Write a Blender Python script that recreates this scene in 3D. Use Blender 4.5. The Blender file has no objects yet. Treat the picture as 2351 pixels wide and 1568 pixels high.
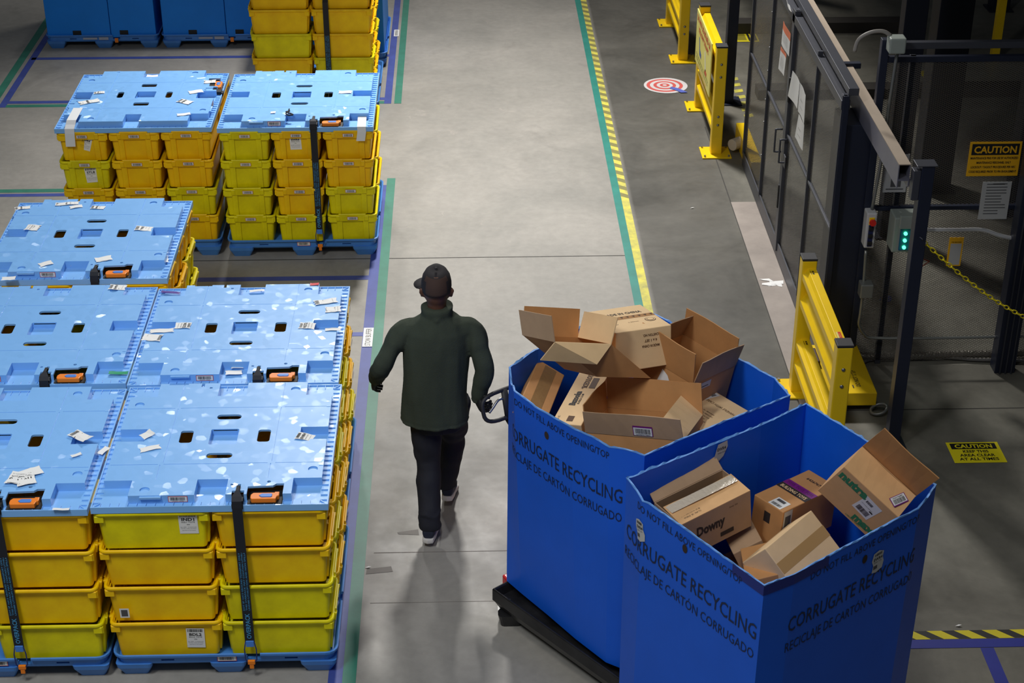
import bpy, bmesh, math, random
from mathutils import Vector, Matrix, noise
random.seed(7)
sc = bpy.context.scene
COL = sc.collection

# ---------------------------------------------------------------- camera
CH = 6.11
FPX = 3900.0
TH = math.atan(2164 / FPX)
YAW = math.atan(126 / math.hypot(2164, FPX))
fw = Vector((math.sin(YAW) * math.cos(TH), math.cos(YAW) * math.cos(TH), -math.sin(TH)))
rt = Vector((math.cos(YAW), -math.sin(YAW), 0))
up = rt.cross(fw)
cd = bpy.data.cameras.new('camera')
cam = bpy.data.objects.new('camera', cd)
COL.objects.link(cam)
cam.matrix_world = Matrix(((rt.x, up.x, -fw.x, 0), (rt.y, up.y, -fw.y, 0), (rt.z, up.z, -fw.z, CH), (0, 0, 0, 1)))
cd.sensor_width = 36
cd.lens = FPX / 2351 * 36
cd.clip_end = 200
sc.camera = cam

# ---------------------------------------------------------------- world, light, exposure
w = bpy.data.worlds.new('hall_air')
sc.world = w
w.use_nodes = True
w.node_tree.nodes['Background'].inputs[0].default_value = (0.80, 0.88, 1.0, 1)
w.node_tree.nodes['Background'].inputs[1].default_value = 0.13
sc.view_settings.view_transform = 'Standard'
sc.view_settings.look = 'None'
sc.view_settings.gamma = 1
sc.view_settings.use_curve_mapping = False
sc.view_settings.exposure = 0.0


def lamp(name, loc, target, sx, sy, power, spread=180, col=(1, 0.96, 0.9)):
    l = bpy.data.lights.new(name, 'AREA')
    l.shape = 'RECTANGLE'
    l.size = sx
    l.size_y = sy
    l.energy = power
    l.spread = math.radians(spread)
    l.color = col
    o = bpy.data.objects.new(name, l)
    COL.objects.link(o)
    o.location = loc
    d = Vector(target) - Vector(loc)
    o.rotation_euler = d.to_track_quat('-Z', 'Y').to_euler()
    return o


lamp('key_lamp', (0.3, 18.0, 8.8), (0.3, 13.2, 0), 0.9, 0.9, 290, 78, (1, 0.97, 0.93))      # bright high bay light ahead over the aisle
lamp('key_lamp', (-2.2, 19.5, 8.8), (-1.8, 11.0, 0), 0.5, 0.5, 40, 84, (1, 0.98, 0.95))  # small extra lamp added to draw glints from the lid film
for y, p in ((3.5, 60), (23.0, 260)):                                                 # lamp row over the aisle
    lamp('aisle_lamp', (0.3, y, 8.6), (0.3, y + 1, 0), 0.9, 2.2, p, 110)
lamp('storage_lamp', (-3.2, 4.0, 8.6), (-2.0, 9.0, 0), 0.9, 2.2, 110, 100, (0.95, 0.98, 1.0))

# ---------------------------------------------------------------- small helpers


def lin(c):
    return tuple(((x / 255) / 12.92 if x / 255 <= 0.04045 else ((x / 255 + 0.055) / 1.055) ** 2.4) for x in c)


def ray(x, y):
    return fw * 1.0 + rt * ((x - 1175.5) / FPX) - up * ((y - 784) / FPX)


def atz(x, y, z=0.0):
    d = ray(x, y)
    t = (z - CH) / d.z
    return Vector((d.x * t, d.y * t, z))


def aty(x, y, Y):
    d = ray(x, y)
    t = Y / d.y
    return Vector((d.x * t, Y, CH + d.z * t))


def atx(x, y, X):
    d = ray(x, y)
    t = X / d.x
    return Vector((X, d.y * t, CH + d.z * t))


MATS = {}


def mat(name, rgb, rough=0.5, metal=0.0, vary=0.0, vscale=3.0, bump=0.0, bscale=60.0, trans=0.0, spec=0.5, emit=None, estr=0, coat=0.0, rgb2=None):
    if name in MATS:
        return MATS[name]
    m = bpy.data.materials.new(name)
    m.use_nodes = True
    nt = m.node_tree
    b = nt.nodes['Principled BSDF']
    c = lin(rgb)
    b.inputs['Base Color'].default_value = (*c, 1)
    b.inputs['Roughness'].default_value = rough
    b.inputs['Metallic'].default_value = metal
    b.inputs['Specular IOR Level'].default_value = spec
    b.inputs['Coat Weight'].default_value = coat
    if trans:
        b.inputs['Subsurface Weight'].default_value = trans
        b.inputs['Subsurface Radius'].default_value = (0.02, 0.015, 0.003)
    if emit:
        b.inputs['Emission Color'].default_value = (*lin(emit), 1)
        b.inputs['Emission Strength'].default_value = estr
    if vary or bump:
        tc = nt.nodes.new('ShaderNodeTexCoord')
        if vary:
            n = nt.nodes.new('ShaderNodeTexNoise')
            n.inputs['Scale'].default_value = vscale
            n.inputs['Detail'].default_value = 5
            n.inputs['Roughness'].default_value = 0.6
            nt.links.new(tc.outputs['Object'], n.inputs['Vector'])
            r = nt.nodes.new('ShaderNodeValToRGB')
            r.color_ramp.elements[0].position = 0.32
            r.color_ramp.elements[1].position = 0.68
            c2 = lin(rgb2) if rgb2 else tuple(x * (1 - vary) for x in c)
            r.color_ramp.elements[0].color = (*c2, 1)
            r.color_ramp.elements[1].color = (*[min(1, x * (1 + vary * 0.5)) for x in c], 1)
            nt.links.new(n.outputs['Fac'], r.inputs['Fac'])
            nt.links.new(r.outputs['Color'], b.inputs['Base Color'])
        if bump:
            n2 = nt.nodes.new('ShaderNodeTexNoise')
            n2.inputs['Scale'].default_value = bscale
            n2.inputs['Detail'].default_value = 3
            nt.links.new(tc.outputs['Object'], n2.inputs['Vector'])
            bp = nt.nodes.new('ShaderNodeBump')
            bp.inputs['Strength'].default_value = bump
            bp.inputs['Distance'].default_value = 0.01
            nt.links.new(n2.outputs['Fac'], bp.inputs['Height'])
            nt.links.new(bp.outputs['Normal'], b.inputs['Normal'])
    MATS[name] = m
    return m


def obj(name, bm, m, parent=None, smooth=False, bevel=0.0, seg=2, loc=None):
    me = bpy.data.meshes.new(name)
    bmesh.ops.recalc_face_normals(bm, faces=bm.faces)
    bm.to_mesh(me)
    bm.free()
    for x in (m if isinstance(m, (list, tuple)) else [m]):
        me.materials.append(x)
    o = bpy.data.objects.new(name, me)
    COL.objects.link(o)
    if smooth:
        for p in me.polygons:
            p.use_smooth = True
    if bevel:
        md = o.modifiers.new('bevel', 'BEVEL')
        md.width = bevel
        md.segments = seg
        md.limit_method = 'ANGLE'
        md.angle_limit = math.radians(40)
    if parent:
        o.parent = parent
    if loc is not None:
        o.location = loc
    return o


def tag(o, label=None, cat=None, group=None, kind=None):
    if label:
        o['label'] = label
    if cat:
        o['category'] = cat
    if group:
        o['group'] = group
    if kind:
        o['kind'] = kind
    return o


def thing(name, label, cat, loc=(0, 0, 0), rz=0.0, group=None):
    o = bpy.data.objects.new(name, None)
    COL.objects.link(o)
    o.empty_display_size = 0.1
    o.location = loc
    o.rotation_euler = (0, 0, rz)
    return tag(o, label, cat, group)


def box(bm, x0, x1, y0, y1, z0, z1, mi=0, M=None):
    vs = []
    for z in (z0, z1):
        for x, y in ((x0, y0), (x1, y0), (x1, y1), (x0, y1)):
            v = Vector((x, y, z))
            vs.append(bm.verts.new(M @ v if M else v))
    for f in ((0, 3, 2, 1), (4, 5, 6, 7), (0, 1, 5, 4), (1, 2, 6, 5), (2, 3, 7, 6), (3, 0, 4, 7)):
        bm.faces.new([vs[i] for i in f]).material_index = mi
    return vs


def nbox(name, x0, x1, y0, y1, z0, z1, m, parent=None, bevel=0.0):
    bm = bmesh.new()
    box(bm, x0, x1, y0, y1, z0, z1)
    return obj(name, bm, m, parent, bevel=bevel)


def rr(wx, wy, r, n=4):
    pts = []
    for cx, cy, a0 in ((wx / 2 - r, wy / 2 - r, 0), (-wx / 2 + r, wy / 2 - r, 90), (-wx / 2 + r, -wy / 2 + r, 180), (wx / 2 - r, -wy / 2 + r, 270)):
        for i in range(n + 1):
            a = math.radians(a0 + 90 * i / n)
            pts.append((cx + r * math.cos(a), cy + r * math.sin(a)))
    return pts


def loft(bm, rings, cap0=True, cap1=True, closed=True):
    rows = [[bm.verts.new(p) for p in ring] for ring in rings]
    n = len(rows[0])
    for a, b in zip(rows, rows[1:]):
        for i in range(n if closed else n - 1):
            j = (i + 1) % n
            bm.faces.new((a[i], a[j], b[j], b[i]))
    if cap0:
        bm.faces.new(rows[0][::-1])
    if cap1:
        bm.faces.new(rows[-1])
    return rows


def tube(bm, pts, rad, n=10, ref=None, caps=True):
    """swept tube; rad = number or list of numbers or (a, b) pairs"""
    pts = [Vector(p) for p in pts]
    rings = []
    prev = None
    for i, p in enumerate(pts):
        t = (pts[min(i + 1, len(pts) - 1)] - pts[max(i - 1, 0)]).normalized()
        if prev is None:
            r0 = Vector(ref) if ref else (Vector((0, 0, 1)) if abs(t.z) < 0.9 else Vector((0, 1, 0)))
            u = (r0 - t * r0.dot(t)).normalized()
        else:
            u = (prev - t * prev.dot(t)).normalized()
        prev = u
        v = t.cross(u)
        r = rad[i] if isinstance(rad, (list, tuple)) else rad
        a, b = r if isinstance(r, tuple) else (r, r)
        rings.append([p + u * a * math.cos(2 * math.pi * k / n) + v * b * math.sin(2 * math.pi * k / n) for k in range(n)])
    loft(bm, rings, caps, caps)


def smoothpath(pts, sub=6):
    P = [Vector(p) for p in pts]
    out = []
    for i in range(len(P) - 1):
        p0, p1, p2, p3 = P[max(i - 1, 0)], P[i], P[i + 1], P[min(i + 2, len(P) - 1)]
        for k in range(sub):
            t = k / sub
            out.append(0.5 * ((2 * p1) + (p2 - p0) * t + (2 * p0 - 5 * p1 + 4 * p2 - p3) * t * t + (3 * p1 - p0 - 3 * p2 + p3) * t ** 3))
    out.append(P[-1])
    return out


def prism(bm, poly, z0, z1):
    loft(bm, [[(x, y, z0) for x, y in poly], [(x, y, z1) for x, y in poly]])


def cut(o, builder):
    bm = bmesh.new()
    builder(bm)
    bmesh.ops.recalc_face_normals(bm, faces=bm.faces)
    me = bpy.data.meshes.new('c')
    bm.to_mesh(me)
    bm.free()
    c = bpy.data.objects.new('c', me)
    COL.objects.link(c)
    md = o.modifiers.new('b', 'BOOLEAN')
    md.operation = 'DIFFERENCE'
    md.solver = 'EXACT'
    md.object = c
    md.use_self = True
    apply_mods(o)
    bpy.data.objects.remove(c)


def apply_mods(o):
    bpy.context.view_layer.update()
    dg = bpy.context.evaluated_depsgraph_get()
    me = bpy.data.meshes.new_from_object(o.evaluated_get(dg))
    o.modifiers.clear()
    o.data = me


# ---- writing ---------------------------------------------------------------
_tc = {}


def text_geo(s, bold=0.0, shear=0.0):
    k = (s, bold, shear)
    if k in _tc:
        return _tc[k]
    c = bpy.data.curves.new('t', 'FONT')
    c.body = s
    c.size = 1
    c.offset = bold
    c.shear = shear
    c.resolution_u = 2
    o = bpy.data.objects.new('t', c)
    COL.objects.link(o)
    bpy.context.view_layer.update()
    dg = bpy.context.evaluated_depsgraph_get()
    me = bpy.data.meshes.new_from_object(o.evaluated_get(dg))
    V = [(v.co.x, v.co.y) for v in me.vertices]
    Fc = [tuple(p.vertices) for p in me.polygons]
    bpy.data.objects.remove(o)
    bpy.data.meshes.remove(me)
    x0 = min(v[0] for v in V)
    x1 = max(v[0] for v in V)
    y0 = 0.0
    V = [(v[0] - x0, v[1]) for v in V]
    _tc[k] = (V, Fc, x1 - x0)
    return _tc[k]


CAP = 0.72  # cap height of the built-in face at size 1


def decal(name, items, fn, mats, parent=None):
    """items: ('r',u0,v0,u1,v1,mi,layer) | ('t',s,u,v,cap,width|None,align,mi,layer,bold) | ('p',[(u,v)..],mi,layer)"""
    bm = bmesh.new()
    for it in items:
        if it[0] == 'r':
            _, u0, v0, u1, v1, mi, ly = it
            nu = max(1, min(12, int(abs(u1 - u0) / 0.02)))
            nv = max(1, min(12, int(abs(v1 - v0) / 0.02)))
            g = [[bm.verts.new(fn(u0 + (u1 - u0) * i / nu, v0 + (v1 - v0) * j / nv, ly * 0.0006)) for i in range(nu + 1)] for j in range(nv + 1)]
            for j in range(nv):
                for i in range(nu):
                    bm.faces.new((g[j][i], g[j][i + 1], g[j + 1][i + 1], g[j + 1][i])).material_index = mi
        elif it[0] == 'p':
            _, pts, mi, ly = it
            bm.faces.new([bm.verts.new(fn(u, v, ly * 0.0006)) for u, v in pts]).material_index = mi
        else:
            _, s, u, v, cap, wd, al, mi, ly, bold = it
            V, Fc, W = text_geo(s, bold)
            sy = cap / CAP
            sx = (wd / W) if wd else sy
            off = 0 if al == 'l' else (-W * sx / 2 if al == 'c' else -W * sx)
            vs = [bm.verts.new(fn(u + off + a * sx, v + b * sy, ly * 0.0006)) for a, b in V]
            for f in Fc:
                try:
                    bm.faces.new([vs[i] for i in f]).material_index = mi
                except ValueError:
                    pass
    me = bpy.data.meshes.new(name)
    bm.to_mesh(me)
    bm.free()
    for m in mats:
        me.materials.append(m)
    o = bpy.data.objects.new(name, me)
    COL.objects.link(o)
    if parent:
        o.parent = parent
    return o


def plane_fn(O, U, V, N=None, curl=0.0, cw=0.1):
    O, U, V = Vector(O), Vector(U).normalized(), Vector(V).normalized()
    N = N.normalized() if N else U.cross(V).normalized()

    def f(u, v, h):
        e = 0.0
        if curl and u > 0:
            e = curl * (u / cw) ** 2
        return O + U * u + V * v + N * (h + 0.0012 + e)
    return f


def barcode(u0, v0, u1, v1, mi, ly, seed=0, n=18):
    rnd = random.Random(seed)
    out = []
    x = u0
    step = (u1 - u0) / n
    while x < u1 - step * 0.3:
        wd = step * rnd.choice((0.3, 0.5, 0.8))
        out.append(('r', x, v0, min(x + wd, u1), v1, mi, ly))
        x += wd + step * rnd.choice((0.3, 0.5))
    return out


# ---------------------------------------------------------------- materials
WHITE = mat('label_paper', (232, 232, 230), 0.6)
BLACK = mat('ink_black', (22, 22, 24), 0.6)
INK2 = mat('ink_grey', (80, 80, 82), 0.6)
YEL = mat('yellow_paint', (246, 205, 20), 0.32, vary=0.06, vscale=4, bump=0.02, bscale=20)
CAP_B = mat('black_rubber', (40, 40, 44), 0.6)
SIGNY = mat('sign_yellow', (238, 222, 30), 0.5)
SIGNO = mat('sign_amber', (240, 178, 20), 0.5)
RED = mat('red_plastic', (214, 40, 30), 0.4)
ORANGE = mat('orange_plastic', (240, 130, 25), 0.4)
STEEL = mat('steel', (150, 150, 150), 0.35, 0.9)
CONDUIT = mat('conduit_grey', (140, 142, 138), 0.4, 0.6)
NAVY = mat('navy_steel', (34, 40, 58), 0.45, 0.2, vary=0.1)
FENCE = mat('charcoal_steel', (72, 74, 82), 0.42, 0.3, vary=0.1)
STRAPB = mat('strap_webbing', (22, 26, 36), 0.7)
STRAPT = mat('strap_print', (70, 150, 200), 0.6)
BLUEMARK = mat('buckle_blue', (70, 130, 215), 0.4)


def plastic_lid():
    m = mat('light_blue_plastic', (126, 184, 244), 0.36)
    nt = m.node_tree
    b = nt.nodes['Principled BSDF']
    tc = nt.nodes.new('ShaderNodeTexCoord')
    oi = nt.nodes.new('ShaderNodeObjectInfo')
    ad = nt.nodes.new('ShaderNodeVectorMath')
    ad.operation = 'ADD'
    nt.links.new(tc.outputs['Object'], ad.inputs[0])
    nt.links.new(oi.outputs['Location'], ad.inputs[1])
    # crumpled clear film over the plastic: flat facets, each tilted its own way
    v = nt.nodes.new('ShaderNodeTexVoronoi')
    v.inputs['Scale'].default_value = 26
    n = nt.nodes.new('ShaderNodeTexNoise')
    n.inputs['Scale'].default_value = 2.2
    n.inputs['Detail'].default_value = 3
    nt.links.new(ad.outputs[0], v.inputs['Vector'])
    nt.links.new(ad.outputs[0], n.inputs['Vector'])
    sb = nt.nodes.new('ShaderNodeVectorMath')
    sb.operation = 'SUBTRACT'
    nt.links.new(v.outputs['Color'], sb.inputs[0])
    sb.inputs[1].default_value = (0.5, 0.5, 0.5)
    mk = nt.nodes.new('ShaderNodeMapRange')
    mk.inputs[1].default_value = 0.42
    mk.inputs[2].default_value = 0.62
    mk.inputs[3].default_value = 0.22
    mk.inputs[4].default_value = 0.6
    nt.links.new(n.outputs['Fac'], mk.inputs[0])
    sc_ = nt.nodes.new('ShaderNodeVectorMath')
    sc_.operation = 'SCALE'
    nt.links.new(sb.outputs[0], sc_.inputs[0])
    nt.links.new(mk.outputs[0], sc_.inputs['Scale'])
    ge = nt.nodes.new('ShaderNodeNewGeometry')
    a2 = nt.nodes.new('ShaderNodeVectorMath')
    a2.operation = 'ADD'
    nt.links.new(ge.outputs['Normal'], a2.inputs[0])
    nt.links.new(sc_.outputs[0], a2.inputs[1])
    nm = nt.nodes.new('ShaderNodeVectorMath')
    nm.operation = 'NORMALIZE'
    nt.links.new(a2.outputs[0], nm.inputs[0])
    b.inputs['Coat Weight'].default_value = 0.26
    b.inputs['Coat Roughness'].default_value = 0.18
    nt.links.new(nm.outputs[0], b.inputs['Coat Normal'])
    bp = nt.nodes.new('ShaderNodeBump')
    bp.inputs['Strength'].default_value = 0.2
    bp.inputs['Distance'].default_value = 0.01
    nt.links.new(n.outputs['Fac'], bp.inputs['Height'])
    nt.links.new(bp.outputs['Normal'], b.inputs['Normal'])
    return m


LIDM = plastic_lid()
TUBM = mat('mid_blue_plastic', (72, 134, 212), 0.4, vary=0.12, vscale=5)  # same plastic as the lids, darkened to paint in the shade lower down
TOTEM = [mat('golden_yellow_plastic', (252, 208, 4), 0.45, vary=0.10, vscale=5, rgb2=(236, 184, 2), bump=0.03, bscale=30, spec=0.3),
         mat('greenish_yellow_plastic', (236, 224, 4), 0.45, vary=0.10, vscale=5, rgb2=(212, 198, 2), bump=0.03, bscale=30, spec=0.3),
         mat('deep_yellow_plastic', (252, 202, 4), 0.45, vary=0.10, vscale=5, rgb2=(238, 184, 2), bump=0.03, bscale=30, spec=0.3)]
BINM = mat('corrugated_blue_plastic', (22, 100, 230), 0.42, vary=0.08, vscale=2.0, bump=0.05, bscale=5, spec=0.3)
BINP = mat('blue_wall_print', (14, 34, 74), 0.5)
BINE = mat('torn_blue_edge', (104, 160, 232), 0.6)
BTAPE = mat('dark_blue_tape', (16, 40, 130), 0.35)
CARD = mat('cardboard', (224, 176, 122), 0.75, vary=0.10, vscale=6, bump=0.05, bscale=40)
CARD2 = mat('brown_cardboard', (196, 142, 88), 0.75, vary=0.10, vscale=6, bump=0.05, bscale=40)
CARD3 = mat('pale_cardboard', (240, 204, 154), 0.75, vary=0.08, vscale=6, bump=0.05, bscale=40)
CARD4 = mat('grey_brown_cardboard', (180, 148, 116), 0.75, vary=0.10, vscale=6, bump=0.05, bscale=40)
TAPE = mat('clear_tape', (214, 200, 178), 0.12, bump=0.5, bscale=60)
BTAPE2 = mat('brown_tape', (176, 122, 60), 0.35)
PURP = mat('purple_print', (120, 30, 120), 0.5)
BROWNINK = mat('brown_ink', (88, 56, 30), 0.7)
DKINK = mat('dark_ink', (44, 36, 34), 0.7)
GREENINK = mat('green_ink', (46, 132, 92), 0.7)

# ================================================================ FLOOR


def floor_material():
    m = bpy.data.materials.new('sealed_concrete')
    m.use_nodes = True
    nt = m.node_tree
    N, L = nt.nodes, nt.links
    b = N['Principled BSDF']
    b.inputs['Specular IOR Level'].default_value = 0.32
    tc = N.new('ShaderNodeTexCoord')

    def nz(scale, det, dist=0.0, sx=1, sy=1):
        mp = N.new('ShaderNodeMapping')
        mp.inputs['Scale'].default_value = (sx, sy, 1)
        L.new(tc.outputs['Object'], mp.inputs['Vector'])
        n = N.new('ShaderNodeTexNoise')
        n.inputs['Scale'].default_value = scale
        n.inputs['Detail'].default_value = det
        n.inputs['Roughness'].default_value = 0.62
        n.inputs['Distortion'].default_value = dist
        L.new(mp.outputs[0], n.inputs['Vector'])
        return n.outputs['Fac']

    def ramp(fac, p0, c0, p1, c1):
        r = N.new('ShaderNodeValToRGB')
        r.color_ramp.elements[0].position = p0
        r.color_ramp.elements[1].position = p1
        r.color_ramp.elements[0].color = (*c0, 1)
        r.color_ramp.elements[1].color = (*c1, 1)
        L.new(fac, r.inputs['Fac'])
        return r.outputs['Color']

    def mix(kind, fac, a, c):
        x = N.new('ShaderNodeMix')
        x.data_type = 'RGBA'
        x.blend_type = kind
        if isinstance(fac, float):
            x.inputs[0].default_value = fac
        else:
            L.new(fac, x.inputs[0])
        for s, v in ((6, a), (7, c)):
            if isinstance(v, tuple):
                x.inputs[s].default_value = (*v, 1)
            else:
                L.new(v, x.inputs[s])
        return x.outputs[2]
    base = ramp(nz(0.9, 8, 0.4), 0.3, lin((136, 134, 128)), 0.72, lin((160, 156, 149)))
    fine = ramp(nz(14, 6), 0.35, (0.86, 0.86, 0.86), 0.65, (1, 1, 1))
    c = mix('MULTIPLY', 0.8, base, fine)
    # pale worn flecks
    c = mix('MIX', ramp(nz(5, 8, 1.5), 0.66, (0, 0, 0), 0.74, (0.35, 0.35, 0.35)), c, lin((176, 166, 158)))
    # dark rubber stains
    c = mix('MULTIPLY', ramp(nz(1.3, 5, 0.6, 1, 0.6), 0.62, (0, 0, 0), 0.76, (0.6, 0.6, 0.6)), c, (0.55, 0.55, 0.55))
    # the worn dark sealer right of the hazard tape, weaker light painted into it
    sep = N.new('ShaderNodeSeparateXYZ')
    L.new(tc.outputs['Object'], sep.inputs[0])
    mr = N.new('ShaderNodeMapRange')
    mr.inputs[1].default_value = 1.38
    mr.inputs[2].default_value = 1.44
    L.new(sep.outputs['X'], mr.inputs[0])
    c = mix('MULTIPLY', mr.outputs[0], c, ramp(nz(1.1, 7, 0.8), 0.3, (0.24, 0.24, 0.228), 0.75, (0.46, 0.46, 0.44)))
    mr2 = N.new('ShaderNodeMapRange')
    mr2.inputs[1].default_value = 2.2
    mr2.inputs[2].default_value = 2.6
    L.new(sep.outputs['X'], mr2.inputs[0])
    c = mix('MULTIPLY', mr2.outputs[0], c, (1.7, 1.7, 1.62))  # colour lifted here to stand in for light the lamps lack
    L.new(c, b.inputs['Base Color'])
    rr_ = ramp(nz(3, 5), 0.3, (0.42,) * 3, 0.7, (0.60,) * 3)
    L.new(rr_, b.inputs['Roughness'])
    bp = N.new('ShaderNodeBump')
    bp.inputs['Strength'].default_value = 0.06
    L.new(nz(60, 3), bp.inputs['Height'])
    L.new(bp.outputs['Normal'], b.inputs['Normal'])
    return m


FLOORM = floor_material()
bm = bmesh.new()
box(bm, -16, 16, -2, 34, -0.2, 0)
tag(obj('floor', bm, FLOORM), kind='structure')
# pale concrete strip along the fence foot
STRIP = mat('pale_concrete', (154, 144, 136), 0.5, vary=0.22, vscale=3, bump=0.05, bscale=60)
bm = bmesh.new()
box(bm, 2.285, 2.50, 9.6, 13.45, 0.0, 0.0015)
tag(obj('trim_1', bm, STRIP), kind='structure')
JOINT = mat('floor_joint', (58, 56, 52), 0.8)
JOINT2 = mat('faint_joint', (122, 116, 110), 0.8)
for i, (x0, x1, y0, y1) in enumerate(((-3.2, 1.33, 12.42, 12.43), (-0.6, 0.3, 8.39, 8.396), (2.5, 6, 9.955, 9.965), (2.278, 2.288, 9.6, 15.2), (-0.6, 0.3, 7.9, 7.903))):
    bm = bmesh.new()
    box(bm, x0, x1, y0, y1, 0, 0.0012)
    tag(obj('trim_%d' % (i + 2), bm, JOINT2 if i in (1, 4) else JOINT), kind='structure')


def hall_walls():
    m = mat('hall_wall', (92, 92, 94), 0.8)
    for nm, b_ in (('wall_far', (-16, 16, 33.8, 34, 0, 11)), ('wall_left', (-16, -15.8, -2, 34, 0, 11)), ('wall_right', (15.8, 16, -2, 34, 0, 11))):
        tag(nbox(nm, *b_, m), kind='structure')


TBLUE = mat('blue_floor_tape', (60, 76, 150), 0.5, vary=0.18, vscale=6)
TGREEN = mat('green_floor_tape', (50, 122, 102), 0.5, vary=0.18, vscale=6)
TTEAL = mat('teal_floor_tape', (36, 128, 116), 0.45, vary=0.15, vscale=6)
TYEL = mat('worn_yellow_tape', (206, 196, 66), 0.6, vary=0.3, vscale=9, rgb2=(160, 156, 84))
TBLK = mat('black_tape_stripe', (40, 40, 38), 0.6)
TWORN = mat('worn_dark_stripe', (120, 116, 62), 0.6)


def strip(name, x0, x1, y0, y1, m, label, z=0.002, cat='floor tape', group=None):
    bm = bmesh.new()
    box(bm, x0, x1, y0, y1, 0.0, z)
    return tag(obj(name, bm, m), label, cat, group)


strip('floor_tape', -0.722, -0.648, 5.0, 14.05, TGREEN, 'green floor tape running along the aisle edge of the front pallets')
strip('floor_tape', -0.800, -0.7225, 5.0, 13.9, TBLUE, 'blue floor tape just inside the green tape beside the front pallets')
strip('floor_tape', -4.3, -0.80, 13.74, 13.80, TBLUE, 'blue floor tape crossing in front of the middle pallets', 0.0018)
strip('floor_tape', -4.3, -0.80, 13.83, 13.90, TGREEN, 'green floor tape crossing in front of the middle pallets', 0.0018)
strip('floor_tape', -3.2, -0.80, 12.05, 12.12, TBLUE, 'blue floor tape on the floor in front of the two three-wide tote stacks')
strip('floor_tape', -0.82, -0.75, 15.9, 22, TBLUE, 'blue floor tape along the aisle beside the farthest pallets')
strip('floor_tape', -0.72, -0.65, 15.9, 22, TGREEN, 'green floor tape along the aisle beside the farthest pallets')
strip('floor_tape', -4.55, -0.82, 16.0, 16.07, TBLUE, 'blue floor tape crossing just behind the two middle lids', 0.0018)
strip('floor_tape', -4.55, -0.82, 15.9, 15.97, TGREEN, 'green floor tape crossing just behind the two middle lids', 0.0018)
strip('floor_tape', -4.62, -4.55, 15.9, 22, TBLUE, 'blue floor tape at the far left running away beside the blue containers')
strip('floor_tape', -4.74, -4.66, 15.9, 22, TGREEN, 'green floor tape at the far left outside the blue tape')
strip('floor_tape', -4.6, -0.82, 17.28, 17.35, TBLUE, 'blue floor tape in the shade in front of the far blue containers')
strip('floor_tape', -1.25, -0.80, 11.12, 11.18, TBLUE, 'short blue floor tape stub beside the aisle sign')
strip('floor_tape', 1.272, 1.337, 5.0, 24, TTEAL, 'teal floor tape on the left of the hazard tape')
t = thing('hazard_tape', 'worn yellow and black hazard tape down the aisle right side', 'floor tape')
strip_ = bmesh.new()
box(strip_, 1.338, 1.404, 5.0, 24, 0, 0.002)
o = obj('tape_band', strip_, TYEL, t)
bm = bmesh.new()
y = 13.6
while y < 24:
    vs = [bm.verts.new(p) for p in ((1.338, y, 0.0026), (1.404, y - 0.05, 0.0026), (1.404, y + 0.03, 0.0026), (1.338, y + 0.08, 0.0026))]
    bm.faces.new(vs)
    y += 0.165
obj('stripes', bm, TWORN, t)
# tape at the right front
t = thing('hazard_tape', 'crisp black and yellow hazard tape crossing at lower right', 'floor tape')
bm = bmesh.new()
box(bm, 1.6, 5.0, 7.482, 7.556, 0, 0.002)
obj('tape_band', bm, mat('fresh_yellow_tape', (226, 210, 40), 0.5, vary=0.08), t)
bm = bmesh.new()
x = 1.7
while x < 5:
    bm.faces.new([bm.verts.new(p) for p in ((x, 7.5555, 0.0026), (x + 0.072, 7.5555, 0.0026), (x + 0.155, 7.4825, 0.0026), (x + 0.083, 7.4825, 0.0026))])
    x += 0.158
obj('stripes', bm, TBLK, t)
strip('floor_tape', 1.6, 5.0, 7.405, 7.48, mat('royal_blue_tape', (44, 54, 150), 0.5, vary=0.12), 'royal blue floor tape crossing at lower right below the hazard tape')
strip('floor_tape', 2.83, 2.905, 5.6, 7.40, MATS['royal_blue_tape'], 'short royal blue floor tape leading down from the crossing tape')
bm = bmesh.new()
for i in range(7):
    yy = 15.42 + i * 0.17
    bm.faces.new([bm.verts.new(p) for p in ((2.70, yy, 0.002), (2.79, yy + 0.03, 0.002), (2.79, yy + 0.11, 0.002), (2.70, yy + 0.08, 0.002))])
tag(obj('hazard_tape', bm, TYEL), 'yellow dashes of hazard tape on the floor behind the fence end', 'floor tape')

# floor stickers
FN = lambda x, y: plane_fn((x, y, 0.002), (1, 0, 0), (0, 1, 0))
t = decal('floor_sign', [('r', 0, 0, .348, .25, 0, 0), ('r', .022, .165, .326, .235, 1, 1), ('t', 'CAUTION', .174, .178, .045, .25, 'c', 0, 2, .03),
                         ('t', 'KEEP THIS', .174, .122, .031, .17, 'c', 1, 1, .03), ('t', 'AREA CLEAR', .174, .076, .031, .235, 'c', 1, 1, .03), ('t', 'AT ALL TIMES', .174, .03, .031, .262, 'c', 1, 1, .03)],
          FN(3.17, 9.276), [SIGNY, BLACK])
tag(t, 'yellow caution floor sign reading keep this area clear', 'floor sign')
circ = lambda cx, cy, r, n=40: [(cx + r * math.cos(2 * math.pi * i / n), cy + r * math.sin(2 * math.pi * i / n)) for i in range(n)]
TW = mat('sticker_white', (210, 206, 206), 0.5, vary=0.08)
TR = mat('sticker_red', (206, 88, 82), 0.5, vary=0.1)
t = decal('floor_sticker', [('p', circ(0, 0, .222), 0, 0)] + [('p', circ(-.01, 0, r), 1 - (i % 2), 1 + i) for i, r in enumerate((.185, .15, .115, .082, .05, .022))] +
          [('p', [(.05, -.05), (.12, -.10), (.17, -.17), (.20, -.215), (.13, -.222), (.10, -.17), (.03, -.10)], 2, 9)],
          FN(2.025, 16.325), [TW, TR, mat('sticker_blue', (84, 100, 186), 0.5)])
tag(t, 'round red and white bullseye sticker on the aisle floor', 'floor sticker')
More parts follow.
